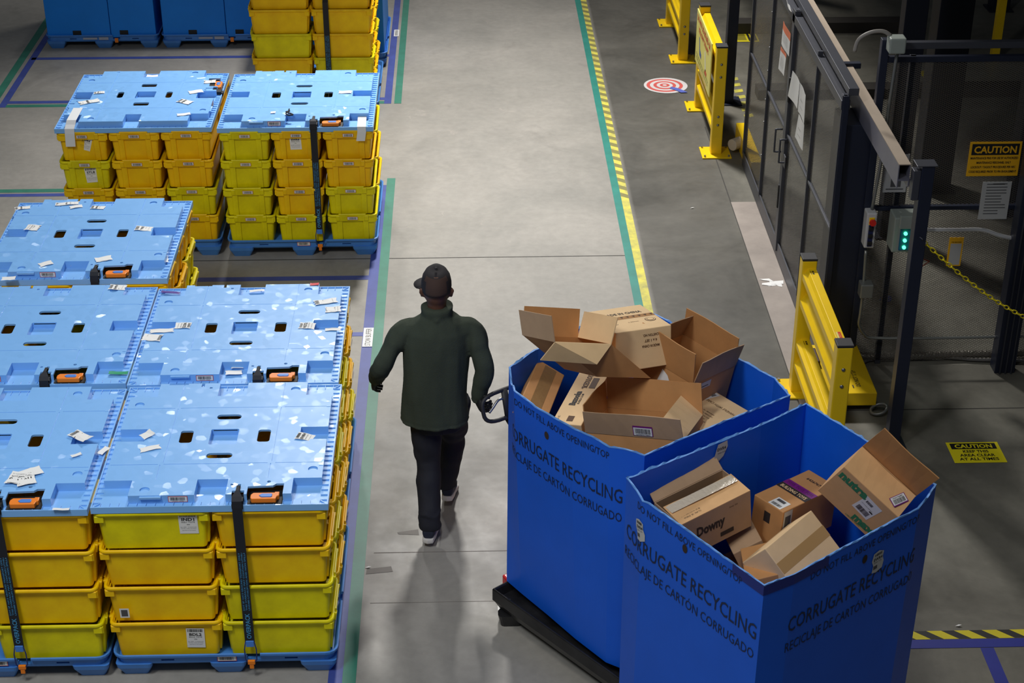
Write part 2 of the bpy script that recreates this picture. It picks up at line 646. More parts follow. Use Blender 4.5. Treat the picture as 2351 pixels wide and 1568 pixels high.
t = decal('floor_sign', [('r', 0, 0, .075, .31, 0, 0), ('t', 'STOW BUFFER', 0, 0, .045, .28, 'l', 1, 1, .0)],
          lambda u, v, h: Vector((-.79 + u, 10.955 + v, h + .0045)), [WHITE, BLACK])
bpy.data.objects.remove(t)
t = decal('floor_sign', [('r', 0, -.073, .29, 0, 0, 0), ('t', 'STOW BUFFER', .015, -.058, .043, .262, 'l', 1, 1, .0)],
          plane_fn((-.795, 10.95, .0045), (0, 1, 0), (-1, 0, 0), Vector((0, 0, 1))), [WHITE, BLACK])
tag(t, 'white floor sign reading STOW BUFFER on the aisle tape', 'floor sign')
t = decal('floor_sign', [('r', 0, 0, .08, .34, 0, 0)], FN(-.80, 8.02), [WHITE])
bpy.data.objects.remove(t)
t = decal('floor_sign', [('r', 0, 0, .055, .22, 0, 0)] + barcode(.01, .02, .045, .2, 1, 1, 3, 8), FN(-.79, 17.93), [WHITE, INK2])
tag(t, 'small white barcode floor label beside the farthest pallets', 'floor sign')
t = decal('floor_sign', [('r', 0, 0, .25, .36, 0, 0), ('r', .14, .02, .165, .34, 1, 1), ('r', .18, .03, .235, .33, 1, 1), ('r', .02, .05, .12, .31, 2, 1)], FN(2.94, 17.64), [SIGNY, BLACK, mat('sign_print_olive', (150, 140, 30), .6)])
tag(t, 'yellow and black floor sign behind the dark post', 'floor sign')
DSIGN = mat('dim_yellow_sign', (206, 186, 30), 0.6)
for x, y, lb in ((4.70, 16.25, 'yellow floor sign seen through the mesh behind the middle column'), (4.72, 14.15, 'yellow floor sign seen through the mesh above the amber caution sign')):
    t = decal('floor_sign', [('r', 0, 0, .38, .42, 0, 0), ('r', .08, .02, .12, .40, 1, 1)], FN(x, y), [DSIGN, BLACK])
    tag(t, lb, 'floor sign')
# scuffs left by tape
SC = mat('tape_residue', (92, 86, 80), 0.6, vary=0.2)
for px_, pts, lb in (((0, 0), [(912, 1222), (960, 1215), (962, 1228), (915, 1226)], 'grey tape residue left of the near foot'),
                     ((0, 0), [(842, 1306), (898, 1300), (902, 1312), (840, 1318)], 'grey tape residue right of the front pallet')):
    bm = bmesh.new()
    bm.faces.new([bm.verts.new(atz(x, y, 0.0015)) for x, y in pts])
    tag(obj('tape_residue', bm, SC), lb, 'tape residue')
bm = bmesh.new()
for i in range(9):
    cx, cy = 2.40 + random.uniform(-.05, .05), 11.92 + random.uniform(-.06, .06)
    bm.faces.new([bm.verts.new((cx + random.uniform(-.03, .03) + dx, cy + random.uniform(-.02, .02) + dy, .003 + .0003 * i)) for dx, dy in ((-.035, -.02), (.035, -.02), (.03, .02), (-.03, .02))])
tag(obj('paper_scrap', bm, WHITE), 'torn white paper remains stuck on the concrete strip by the fence', 'paper scrap')
for i, (x, y, lb) in enumerate(((1589, 478, 'tiny white scrap on the dark floor between hazard tape and fence'), (2200, 1437, 'tiny white scrap above the hazard tape at lower right'), (845, 1303, 'tiny white scrap beside the green tape near the front pallet'))):
    p = atz(x, y, 0.003)
    bm = bmesh.new()
    bm.faces.new([bm.verts.new((p.x + a, p.y + b_, 0.004 + c)) for a, b_, c in ((-.018, 0, 0), (0, -.006, .004), (.02, .002, .006), (.004, .01, .002))])
    tag(obj('paper_scrap', bm, WHITE), lb, 'paper scrap')

# ================================================================ TOTES


def tote_meshes(mi):
    m = TOTEM[mi]
    out = []
    bm = bmesh.new()
    R = lambda wx, wy, r, z: [(x, y, z) for x, y in rr(wx, wy, r)]
    loft(bm, [R(.525, .33, .02, 0), R(.532, .338, .022, .006), R(.562, .368, .025, .222), R(.566, .372, .025, .238), R(.556, .362, .022, .24),
              R(.545, .35, .02, .21), R(.52, .325, .018, .012)])
    for s in (-1, 1):
        for yy in (-.105, .105):                       # end ribs
            for k in range(1):
                x0, x1 = s * .262, s * .274
                vs = []
                for z, xo in ((0.005, s * .276), (.20, s * .293)):
                    for xa, ya in ((x0 - s * .01, yy - .022), (xo, yy - .022), (xo, yy + .022), (x0 - s * .01, yy + .022)):
                        vs.append(bm.verts.new((xa, ya, z)))
                for f in ((0, 1, 2, 3), (4, 5, 6, 7), (0, 1, 5, 4), (1, 2, 6, 5), (2, 3, 7, 6), (3, 0, 4, 7)):
                    bm.faces.new([vs[i] for i in f])
        for yy in (-.155, .155):                      # hanging corner tabs
            box(bm, min(s * .27, s * .297), max(s * .27, s * .297), yy - .032, yy + .032, .178, .225)
        for yy in (-1, 1):                            # tabs under the long side ends
            box(bm, min(s * .245, s * .292), max(s * .245, s * .292), min(yy * .175, yy * .196), max(yy * .175, yy * .196), .185, .225)
    out.append(obj('body', bm, m, bevel=0.004, seg=1))
    bm = bmesh.new()                                   # rolled rim
    loft(bm, [R(.572, .372, .03, .222), R(.598, .398, .038, .224), R(.604, .404, .04, .233), R(.600, .400, .038, .244), R(.584, .384, .032, .247), R(.566, .366, .028, .240), R(.566, .366, .028, .224)], False, False)
    out.append(obj('rim', bm, m, smooth=True))
    hs = []
    for s in (-1, 1):
        bm = bmesh.new()
        M = Matrix.Translation((s * .300, 0, .225)) @ Matrix.Rotation(s * .18, 4, 'Y')
        box(bm, -.006, .006, -.11, .11, -.035, .034, 0, M)
        box(bm, -.010, .010, -.13, -.098, -.03, .020, 0, M)
        box(bm, -.010, .010, .098, .13, -.03, .020, 0, M)
        hs.append(obj('handle', bm, m, bevel=0.003, seg=1))
    out += hs
    lb = []
    for s in (-1, 1):
        U = (0, s, 0)
        V = Vector((s * -.18, 0, 1)).normalized() * 1
        fn = plane_fn((s * .3085, -s * .04, .205), U, (s * .18, 0, 1), Vector((s, 0, -.1)))
        lb.append(decal('barcode_label', [('r', 0, 0, .085, .032, 0, 0), ('r', .003, .003, .082, .029, 2, 1)] + barcode(.012, .006, .074, .026, 1, 2, mi * 5 + s, 12), fn, [mat('label_red_edge', (206, 120, 80), .6), INK2, WHITE]))
    out += lb
    return out


TP = [tote_meshes(i) for i in range(3)]
for grp in TP:
    for o in grp:
        COL.objects.unlink(o)
COLN = ['golden yellow', 'greenish yellow', 'deep yellow']
ORD = ['bottom', 'second from the bottom', 'third from the bottom', 'top']
ntote = 0


def place_tote(x, y, z, rz, ci, label, group, sx=1.0, name='tote'):
    global ntote
    ntote += 1
    r = thing('plastic_tote', label, 'tote', (x, y, z), rz, group)
    r.scale = (sx, 1, 1)
    for src in TP[ci]:
        c = src.copy()
        COL.objects.link(c)
        c.parent = r
    return r


def big_label(parent, code, sub, fn, s=1.0, torn=False, seed=0, name='shipping_label'):
    W_, H_ = .085 * s, .12 * s
    it = [('r', 0, 0, W_, H_, 0, 0)] + barcode(.006 * s, .097 * s, .079 * s, .115 * s, 1, 1, seed, 16)
    it += [('t', code, .0425 * s, .074 * s, .0165 * s, .058 * s, 'c', 1, 1, .03), ('t', sub, .0425 * s, .062 * s, .008 * s, .06 * s, 'c', 1, 1, 0),
           ('t', 'NNA', .0425 * s, .05 * s, .005 * s, .014 * s, 'c', 1, 1, .02), ('t', 'Date  10/2021    For internal transfer', .006 * s, .036 * s, .004 * s, .072 * s, 'l', 1, 1, 0),
           ('t', 'Tote label  routing  and contents', .006 * s, .028 * s, .004 * s, .07 * s, 'l', 2, 1, 0), ('t', 'keep label on until emptied', .012 * s, .018 * s, .004 * s, .06 * s, 'l', 2, 1, 0)]
    return decal(name, it, fn, [WHITE, BLACK, INK2], parent)


# ================================================================ LID AND PALLET PROTOTYPES
LW = 1.22


def lid_body():
    XS = [0, .008, .042, .19, .53, .69, 1.03, 1.178, 1.212, LW]
    YS = [0, .008, .042, .185, .565, .69, 1.035, 1.178, 1.212, LW]

    def lev(x, y):
        if x < .008 or y < .008 or x > 1.212 or y > 1.212:
            return .008
        if x < .042 or y < .042 or x > 1.178 or y > 1.178:
            return 0.0
        for a, b_, c, d in ((0, .19, 0, .185), (1.03, 1.22, 0, .185), (0, .19, 1.035, 1.22), (1.03, 1.22, 1.035, 1.22), (.53, .69, 0, .185), (.53, .69, 1.035, 1.22), (0, .19, .565, .69), (1.03, 1.22, .565, .69)):
            if a <= x <= b_ and c <= y <= d:
                return 0.0
        return .05
    bm = bmesh.new()
    nx, ny = len(XS) - 1, len(YS) - 1
    lv = [[lev((XS[i] + XS[i + 1]) / 2, (YS[j] + YS[j + 1]) / 2) for j in range(ny)] for i in range(nx)]
    cache = {}

    def V(x, y, z):
        k = (round(x, 4), round(y, 4), round(z, 4))
        if k not in cache:
            cache[k] = bm.verts.new(k)
        return cache[k]
    zb = -.030
    zs = [zb, 0.0, .008, .05]

    def wall(x0, y0, x1, y1, za, zc):
        lo, hi = min(za, zc), max(za, zc)
        seq = [z for z in zs if lo <= z <= hi]
        for a, b_ in zip(seq, seq[1:]):
            bm.faces.new((V(x0, y0, a), V(x1, y1, a), V(x1, y1, b_), V(x0, y0, b_)))
    for i in range(nx):
        for j in range(ny):
            x0, x1, y0, y1, z = XS[i], XS[i + 1], YS[j], YS[j + 1], lv[i][j]
            bm.faces.new((V(x0, y0, z), V(x1, y0, z), V(x1, y1, z), V(x0, y1, z)))
            bm.faces.new((V(x0, y0, zb), V(x0, y1, zb), V(x1, y1, zb), V(x1, y0, zb)))
            zr = lv[i + 1][j] if i + 1 < nx else zb
            if zr != z:
                wall(x1, y0, x1, y1, z, zr)
            zu = lv[i][j + 1] if j + 1 < ny else zb
            if zu != z:
                wall(x0, y1, x1, y1, z, zu)
            if i == 0:
                wall(x0, y0, x0, y1, z, zb)
            if j == 0:
                wall(x0, y0, x1, y0, z, zb)
    o = obj('lid_panel', bm, LIDM)

    def slots(b2):
        def sl(x0, x1, y0, y1, r, za=-.1, zt=.1):
            pts = [(x + (x0 + x1) / 2, y + (y0 + y1) / 2) for x, y in rr(x1 - x0, y1 - y0, r)]
            prism(b2, pts, za, zt)
        sl(.378, .447, .545, .668, .016)
        sl(.80, .868, .545, .668, .016)
        sl(.556, .690, .782, .832, .023)
        sl(.546, .684, .388, .438, .023)
        sl(.541, .692, .525, .68, .010, .008)
        for cx, cy in ((.105, .95), (.965, 1.10), (1.125, .27), (.268, .095)):
            prism(b2, [(cx + .026 * math.cos(a * math.pi / 8), cy + .026 * math.sin(a * math.pi / 8)) for a in range(16)], .042, .1)
        prism(b2, [(.905 + .010 * math.cos(a * math.pi / 5), .155 + .010 * math.sin(a * math.pi / 5)) for a in range(10)], .02, .1)
        box(b2, .708, .722, .125, .14, .02, .1)
        # latch cavity and strap slot on the front
        prism(b2, [(.80, .012), (.985, .012), (.985, .135), (.945, .135), (.93, .118), (.80, .112)], .004, .1)
        box(b2, .722, .785, .012, .075, .004, .1)
        box(b2, .746, .762, .07, .135, .02, .1)
        # slots on the back edge
        box(b2, .425, .442, 1.14, 1.3, .0, .1)
        box(b2, .475, .490, 1.12, 1.135, .02, .1)
        box(b2, .24, .35, 1.165, 1.3, .03, .1)
    for a in ((.05, 1.17, .195, .555), (.05, 1.17, .70, 1.025), (.20, 1.02, .19, 1.03), (.20, .52, .05, 1.17), (.70, 1.02, .05, 1.17)):
        cut(o, lambda b2, a=a: box(b2, *a, -.1, .038) and None)
    cut(o, lambda b2: box(b2, .016, 1.204, .016, 1.204, -.1, -.008) and None)
    cut(o, slots)

    def grooves(b2):
        for a in ((.31, .3135, .19, .33), (.325, .3285, .35, .90), (.325, .3285, .92, 1.17), (.895, .8985, .19, .33), (.90, .9035, .35, .90), (.90, .9035, .92, 1.17),
                  (.05, .30, .333, .3365), (.33, .88, .333, .3365), (.92, 1.17, .333, .3365), (.05, .31, .905, .9085), (.34, .88, .905, .9085), (.92, 1.17, .905, .9085)):
            box(b2, *a, .047, .1)
    cut(o, grooves)
    # ribs across the outer ledge
    bm = bmesh.new()
    bm.from_mesh(o.data)
    n = 26
    for i in range(1, n):
        c = LW * i / n
        for a, b_ in ((c - .0015, c + .0015),):
            box(bm, a, b_, .006, .044, -.002, .0065)
            box(bm, a, b_, 1.176, 1.214, -.002, .0065)
            box(bm, .006, .044, a, b_, -.002, .0065)
            box(bm, 1.176, 1.214, a, b_, -.002, .0065)
    for sx in (0, 1):
        for sy in (0, 1):
            p = [(.008, .008), (.012, .006), (.044, .040), (.040, .044)]
            q = [((LW - x) if sx else x, (LW - y) if sy else y) for x, y in p]
            loft(bm, [[(x, y, -.002) for x, y in q], [(x, y, .0065) for x, y in q]])
    box(bm, .541, .692, .525, .68, .006, .010)
    for a in ((.538, .542, .525, .68), (.691, .695, .525, .68), (.54, .693, .521, .525), (.54, .693, .68, .684)):
        box(bm, *a, .006, .044)
    # clip tabs on the side blocks
    box(bm, 1.155, 1.176, .30, .325, .03, .052)
    box(bm, 1.155, 1.176, .90, .925, .03, .052)
    box(bm, .25, .36, .028, .045, .034, .046)
    me = bpy.data.meshes.new('lid_panel')
    bmesh.ops.recalc_face_normals(bm, faces=bm.faces)
    bm.to_mesh(me)
    bm.free()
    me.materials.clear()
    me.materials.append(LIDM)
    o.data = me
    md = o.modifiers.new('bevel', 'BEVEL')
    md.width = .0035
    md.segments = 2
    md.limit_method = 'ANGLE'
    md.angle_limit = math.radians(40)
    md.use_clamp_overlap = True
    return o


LIDP = lid_body()


def lid_extras():
    bm = bmesh.new()
    box(bm, .803, .982, .014, .134, .0045, .008)
    cav = obj('latch_recess', bm, BLACK)
    bm = bmesh.new()
    prism(bm, [(.825, .02), (.95, .02), (.955, .045), (.965, .05), (.965, .085), (.94, .085), (.94, .078), (.83, .078), (.818, .06), (.818, .035)], .008, .034)
    lat = obj('latch', bm, ORANGE, bevel=.003)
    bm = bmesh.new()
    prism(bm, [(.862, .048), (.875, .034), (.925, .034), (.93, .04), (.93, .058), (.925, .064), (.875, .064)], .030, .038)
    but = obj('latch_button', bm, BLUEMARK, lat, bevel=.002)
    bm = bmesh.new()
    box(bm, .724, .783, .006, .072, .0, .030)
    box(bm, .724, .783, -.006, .02, -.012, .018)
    cl = obj('strap_cleat', bm, BLACK, bevel=.003)
    it = [('r', 0, 0, .10, .036, 2, 0), ('r', .003, .003, .097, .033, 0, 1)] + barcode(.012, .011, .088, .03, 1, 2, 5, 22) + [('t', 'LD20331144520', .05, .0045, .005, .06, 'c', 1, 2, 0)]
    bc = decal('barcode_label', it, plane_fn((.395, .0415, .008), (1, 0, 0), (0, 0, 1), Vector((0, -1, 0))), [WHITE, BLACK, mat('label_red_border', (206, 60, 50), .6)])
    return [cav, lat, cl, bc], but


EXT, BUT = lid_extras()
for o in [LIDP] + EXT + [BUT]:
    COL.objects.unlink(o)


def place_lid(x, y, z, label, rz=0.0, tilt=0.0):
    r = thing('pallet_cover', label, 'pallet cover', (x, y, z), rz, 'light blue covers on the tote stacks')
    r.rotation_euler = (tilt, 0, rz)
    for s in [LIDP] + EXT:
        c = s.copy()
        COL.objects.link(c)
        c.parent = r
        if s.name.startswith('latch') and not s.name.startswith('latch_recess'):
            b_ = BUT.copy()
            COL.objects.link(b_)
            b_.parent = c
    return r


def pallet_proto():
    R = lambda w_, r, z: [(x + .61, y + .61, z) for x, y in rr(w_, w_, r, 4)]
    bm = bmesh.new()
    loft(bm, [R(1.15, .05, .075), R(1.175, .055, .09), R(1.185, .058, .135), R(1.22, .065, .142), R(1.222, .066, .155), R(1.205, .06, .158), R(1.19, .055, .15), R(1.165, .05, .118)])
    tray = obj('tray', bm, TUBM, bevel=0)

    def notch(b2):
        for a in ((.725, .80, -.05, .08), (.725, .80, 1.14, 1.3), (1.14, 1.3, .46, .54), (-.05, .08, .46, .54)):
            box(b2, *a, .105, .3)
        for a in ((.26, .33, -.05, .045), (.93, 1.0, -.05, .045)):
            box(b2, *a, .105, .116)
    cut(tray, notch)
    feet = []
    for fx in (.11, .62, 1.11):
        for fy in (.11, .61, 1.11):
            bm = bmesh.new()
            rings = []
            for w_, z, r in ((.20, .09, .02), (.19, .06, .02), (.145, .01, .02), (.135, 0, .015)):
                rings.append([(x + fx, y + fy, z) for x, y in rr(w_, w_, r, 3)])
            loft(bm, rings)
            feet.append(obj('foot', bm, TUBM))
    it = [('r', 0, 0, .105, .034, 2, 0), ('r', .003, .003, .102, .031, 0, 1)] + barcode(.012, .008, .09, .028, 1, 2, 9, 20)
    bc = decal('barcode_label', it, plane_fn((.565, .015, .100), (1, 0, 0), (0, 0, 1), Vector((0, -1, 0))), [WHITE, BLACK, MATS['label_red_border']])
    return [tray] + feet + [bc]


PAL = pallet_proto()
for o in PAL:
    COL.objects.unlink(o)


def place_pallet(x, y, label, group='light blue plastic pallets'):
    r = thing('plastic_pallet', label, 'pallet', (x, y, 0), 0, group)
    for s in PAL:
        c = s.copy()
        COL.objects.link(c)
        c.parent = r
    return r


def strap(x, y0, label, ztop=1.185, zbot=.15, text=True, yoff=0.0):
    """webbing strap hanging down the front of a stack; x is its centre, y0 the lid's front edge"""
    r = thing('cargo_strap', label, 'strap', (x, y0, 0), 0, 'black straps on the front of the tote stacks')
    bm = bmesh.new()
    prof = [(-.0, .10, 1.187), (0, .05, 1.19), (0, .012, 1.178), (0, -.008, 1.16), (0, -.012, 1.12), (0, -.010, 1.05), (0, -.006, .6), (0, -.006, .24)]
    prof = [p for p in prof if p[2] <= ztop + .02]
    rows = []
    for i, (a, yy, z) in enumerate(prof):
        hw = .009 if i < 2 and ztop > 1.17 else .026
        rows.append([(-hw, yy, z), (hw, yy, z), (hw, yy - .002, z + .001), (-hw, yy - .002, z + .001)])
    loft(bm, rows)
    obj('webbing', bm, STRAPB, r)
    if text:
        fn = lambda u, v, h: Vector((v, -.0095 - h, .25 + u))
        fn2 = lambda u, v, h: Vector((-v, -.0095 - h, .25 + u))
        decal('strap_lettering', [('t', 'OVERPACK', .02, -.011, .024, .17, 'l', 0, 1, .02),
                                  ('t', 'DOT SP 16413 GROUND TRANSPORT ONLY PHONE NO. 206-266-6086', .21, .010, .0085, .60, 'l', 0, 1, .01),
                                  ('t', 'THIS OVERPACK MAY CONTAIN LITHIUM CELLS OR BATTERIES', .21, -.004, .0085, .60, 'l', 0, 1, .01),
                                  ('t', 'UN3480 LITHIUM ION AND NON SPILLABLE BATTERIES UN2800', .21, -.018, .0085, .60, 'l', 0, 1, .01)], fn2, [STRAPT], r)
    bm = bmesh.new()
    tube(bm, [(-.024, -.01, .245), (-.032, -.014, .20), (-.030, -.014, .13), (-.014, -.014, .105), (.014, -.014, .105), (.030, -.014, .13), (.032, -.014, .20), (.024, -.01, .245), (-.024, -.01, .245)], .0035, 6)
    obj('wire_hook', bm, mat('hook_blue', (40, 60, 130), .4, .5), r, smooth=True)
    bm = bmesh.new()
    box(bm, -.022, .022, -.014, -.004, .215, .255)
    obj('buckle', bm, BLUEMARK, r, bevel=.003)
    bm = bmesh.new()
    prism(bm, [(-.02, -.022), (.02, -.022), (.02, -.006), (-.02, -.006)], .10, .125)
    box(bm, -.012, .012, -.02, -.008, .07, .10)
    obj('clip', bm, ORANGE, r, bevel=.003)
    return r


ZL = 1.122   # height of the lid ledges


def stack(x, y, what, cols, rows, layout, need, ccolor, group, layers=4, base=.128, pit=.2385, sx=1.0):
    """x,y = front left corner; layout 'side' (long sides to the front) or 'end'"""
    rnd = random.Random(ccolor)
    colw = LW / cols
    rowd = LW / rows
    cn = {2: ['left', 'right'], 3: ['left', 'middle', 'right']}[cols]
    rn = {2: ['front', 'rear'], 3: ['front', 'middle', 'rear']}[rows]
    for c in range(cols):
        for r_ in range(rows):
            for k in range(layers):
                if not need(c, r_, k):
                    continue
                ci = rnd.choice((0, 0, 1, 2) if (k < 3) else (0, 1, 2))
                if isinstance(ccolor, str) is False and (c, r_, k) in FORCE.get(what, {}):
                    ci = FORCE[what][(c, r_, k)]
                j = lambda s=.004: rnd.uniform(-s, s)
                px_ = x + colw * (c + .5) + j()
                if sx < 1:
                    px_ = x + .61 + (c - .5) * .61 * sx + j()
                place_tote(px_, y + rowd * (r_ + .5) + j(), base + pit * k, (0 if layout == 'side' else math.pi / 2) + j(.008), ci,
                           '%s tote, %s column, %s row, %s layer, %s' % (COLN[ci], cn[c], rn[r_], (['bottom', 'second', 'third', 'top'] if layers == 4 else ['bottom', 'second', 'third', 'fourth', 'fifth'])[k], what), group, sx)


FORCE = {'nearest right stack': {(0, 0, 3): 1, (1, 0, 3): 0, (0, 0, 2): 0, (1, 0, 2): 0, (0, 0, 1): 0, (1, 0, 1): 1, (0, 0, 0): 0, (1, 0, 0): 1},
         'nearest left stack': {(1, 0, 3): 2, (1, 0, 2): 0, (1, 0, 1): 0, (1, 0, 0): 1},
         'middle aisle stack': {(0, 0, 3): 1, (1, 0, 3): 0, (2, 0, 3): 2, (0, 0, 2): 1, (1, 0, 2): 0, (2, 0, 2): 2, (0, 0, 1): 1, (1, 0, 1): 0, (2, 0, 1): 1, (0, 0, 0): 1, (1, 0, 0): 1, (2, 0, 0): 1},
         'middle left stack': {(0, 0, 3): 0, (1, 0, 3): 2, (2, 0, 3): 2, (0, 0, 2): 1, (1, 0, 2): 0, (2, 0, 2): 2, (2, 0, 1): 1, (2, 0, 0): 0, (0, 0, 1): 0, (1, 0, 1): 0},
         'far aisle stack': {(0, 0, 3): 0, (1, 0, 3): 0, (0, 0, 2): 1, (1, 0, 2): 0, (0, 0, 1): 0, (1, 0, 1): 1, (0, 0, 0): 0, (1, 0, 0): 0}}
G1 = 'yellow totes stacked on the pallets'
AX, AY = -1.963, 7.272
place_pallet(AX, AY, 'blue plastic pallet under the nearest right tote stack')
stack(AX, AY, 'nearest right stack', 2, 3, 'side', lambda c, r, k: k == 3 or r == 0 or c == 1, 11, G1)
lidA = place_lid(AX, AY, ZL, 'light blue pallet lid nearest the camera over the IND1 tote')
BX, BY = -3.198, 7.265
place_pallet(BX, BY, 'blue plastic pallet at lower left, half outside the frame')
stack(BX, BY, 'nearest left stack', 2, 3, 'side', lambda c, r, k: (c == 1 and (r == 0 or k > 1)), 12, G1)
lidB = place_lid(BX, BY, ZL - .006, 'light blue pallet lid at lower left with crumpled white labels and chipped front edge')
CX, CY = -1.985, 8.512
place_pallet(CX, CY, 'blue plastic pallet behind the nearest right tote stack')
stack(CX, CY, 'second right stack', 2, 3, 'side', lambda c, r, k: k == 3 or c == 1, 13, G1)
lidC = place_lid(CX, CY, ZL, 'light blue pallet lid with a red sticker on its back edge')
DX, DY = -3.215, 8.535
stack(DX, DY, 'second left stack', 2, 3, 'side', lambda c, r, k: k == 3, 14, G1)
place_pallet(DX, DY, 'blue plastic pallet hidden under the second left tote stack')
lidD = place_lid(DX, DY, ZL, 'light blue pallet lid at left with a green sticker in its front right corner')
EX, EY = -3.175, 9.875
place_pallet(EX, EY, 'blue plastic pallet under the left stack with handles showing at its right')
stack(EX, EY, 'left stack behind the two front rows', 2, 3, 'side', lambda c, r, k: k == 3 or c == 1, 15, G1)
lidE = place_lid(EX, EY, ZL, 'light blue pallet lid at left centre covered with torn white labels')
FX, FY = -3.222, 12.487
place_pallet(FX, FY, 'blue plastic pallet under the middle left tote stack')
stack(FX, FY, 'middle left stack', 3, 2, 'end', lambda c, r, k: k == 3 or r == 0 or c == 2, 16, G1)
lidF = place_lid(FX + LW, FY, ZL, 'light blue pallet lid at upper left with a white paper strip over its left front', math.pi / 2)
GX, GY = -1.955, 12.462
place_pallet(GX, GY, 'blue plastic pallet under the middle aisle tote stack')
stack(GX, GY, 'middle aisle stack', 3, 2, 'end', lambda c, r, k: k == 3 or r == 0 or c == 2, 17, G1)
lidG = place_lid(GX, GY, ZL, 'light blue pallet lid at upper centre left with a white paper strip at its right')
HX, HY = -2.07, 15.52
place_pallet(HX, HY, 'blue plastic pallet under the far aisle tote stack')
stack(HX, HY, 'far aisle stack', 2, 3, 'side', lambda c, r, k: r == 0 or c == 1, 18, G1, 5, sx=.955)
lidH = place_lid(HX, HY, ZL + .2385, 'light blue pallet lid on the far aisle stack above the frame')

strap(AX + .7535, AY, 'black lettered strap down the front of the nearest right stack')
strap(BX + .7535, BY, 'black lettered strap down the nearest left stack at the frame edge')
strap(CX + .7535, CY, 'black strap end held in the cleat of the second right lid')
strap(DX + .7535, DY, 'black strap end held in the cleat of the lid with the green sticker')
strap(EX + .7535, EY, 'black strap over the front edge of the left centre lid')
strap(GX + .7535, GY, 'black lettered strap down the front of the middle aisle stack')
strap(HX + .755, HY, 'black strap down the front of the far aisle stack')


# labels on totes and lids -------------------------------------------------
def find(prefix):
    for o in bpy.data.objects:
        if o.get('label', '').endswith(prefix):
            return o


def tote_of(what, col, row, lay):
    for o in bpy.data.objects:
        l = o.get('label', '')
        if l.endswith('%s column, %s row, %s layer, %s' % (col, row, lay, what)):
            return o


def on_front(t, px0, code, sub, seed, s=1.0, rot=0.0):
    """stick a label on the camera-side face of a tote, lower left corner at pixel px0"""
    if t.rotation_euler.z > 1:
        Yf = t.location.y - .283
    else:
        Yf = t.location.y - .187
    p = aty(px0[0], px0[1], Yf)
    lean = .07
    U = Vector((math.cos(rot), 0, math.sin(rot)))
    V = Vector((-math.sin(rot), -lean, math.cos(rot)))
    fn0 = plane_fn(p + Vector((0, .012 - lean * (t.location.z + .23 - p.z) * 0, 0)), U, V, Vector((0, -1, 0)))
    o = big_label(None, code, sub, fn0, s, seed=seed)
    bpy.context.view_layer.update()
    inv = Matrix.LocRotScale(t.location, t.rotation_euler, t.scale).inverted()
    o.data.transform(inv)
    o.parent = t
    return o


def fit_label(t, corner, code, sub, seed, s, rot=0.0):
    return on_front(t, corner, code, sub, seed, s, rot)


fit_label(tote_of('nearest right stack', 'left', 'front', 'top'), (413, 1228), 'IND1', 'IND1 TOTE', 1, 1.15)
fit_label(tote_of('nearest right stack', 'left', 'front', 'bottom'), (430, 1489), 'BDL2', 'BDL2 TOTE', 2, 1.15, -.03)
fit_label(tote_of('nearest right stack', 'left', 'front', 'second'), (275, 1416), '', '', 3, .55, 0) if False else None
fit_label(tote_of('middle aisle stack', 'middle', 'front', 'top'), (667, 345), 'EWR4', 'EWR4 TOTE', 4, 1.05, .03)
fit_label(tote_of('middle left stack', 'left', 'front', 'top'), (180, 342), 'EWR4', 'EWR4 TOTE', 5, 1.05, -.3)
fit_label(tote_of('middle left stack', 'left', 'front', 'third'), (200, 421), 'STL8', 'STL8 TOTE', 6, 1.1, .08)
t_ = tote_of('nearest right stack', 'left', 'front', 'second')
o = decal('sticker', [('r', 0, 0, .05, .065, 0, 0), ('r', .008, .01, .042, .055, 1, 1)], plane_fn(aty(277, 1418, AY + .008), (1, 0, 0), (0, -.07, 1), Vector((0, -1, 0))), [WHITE, INK2])
o.data.transform(Matrix.LocRotScale(t_.location, t_.rotation_euler, t_.scale).inverted())
o.parent = t_


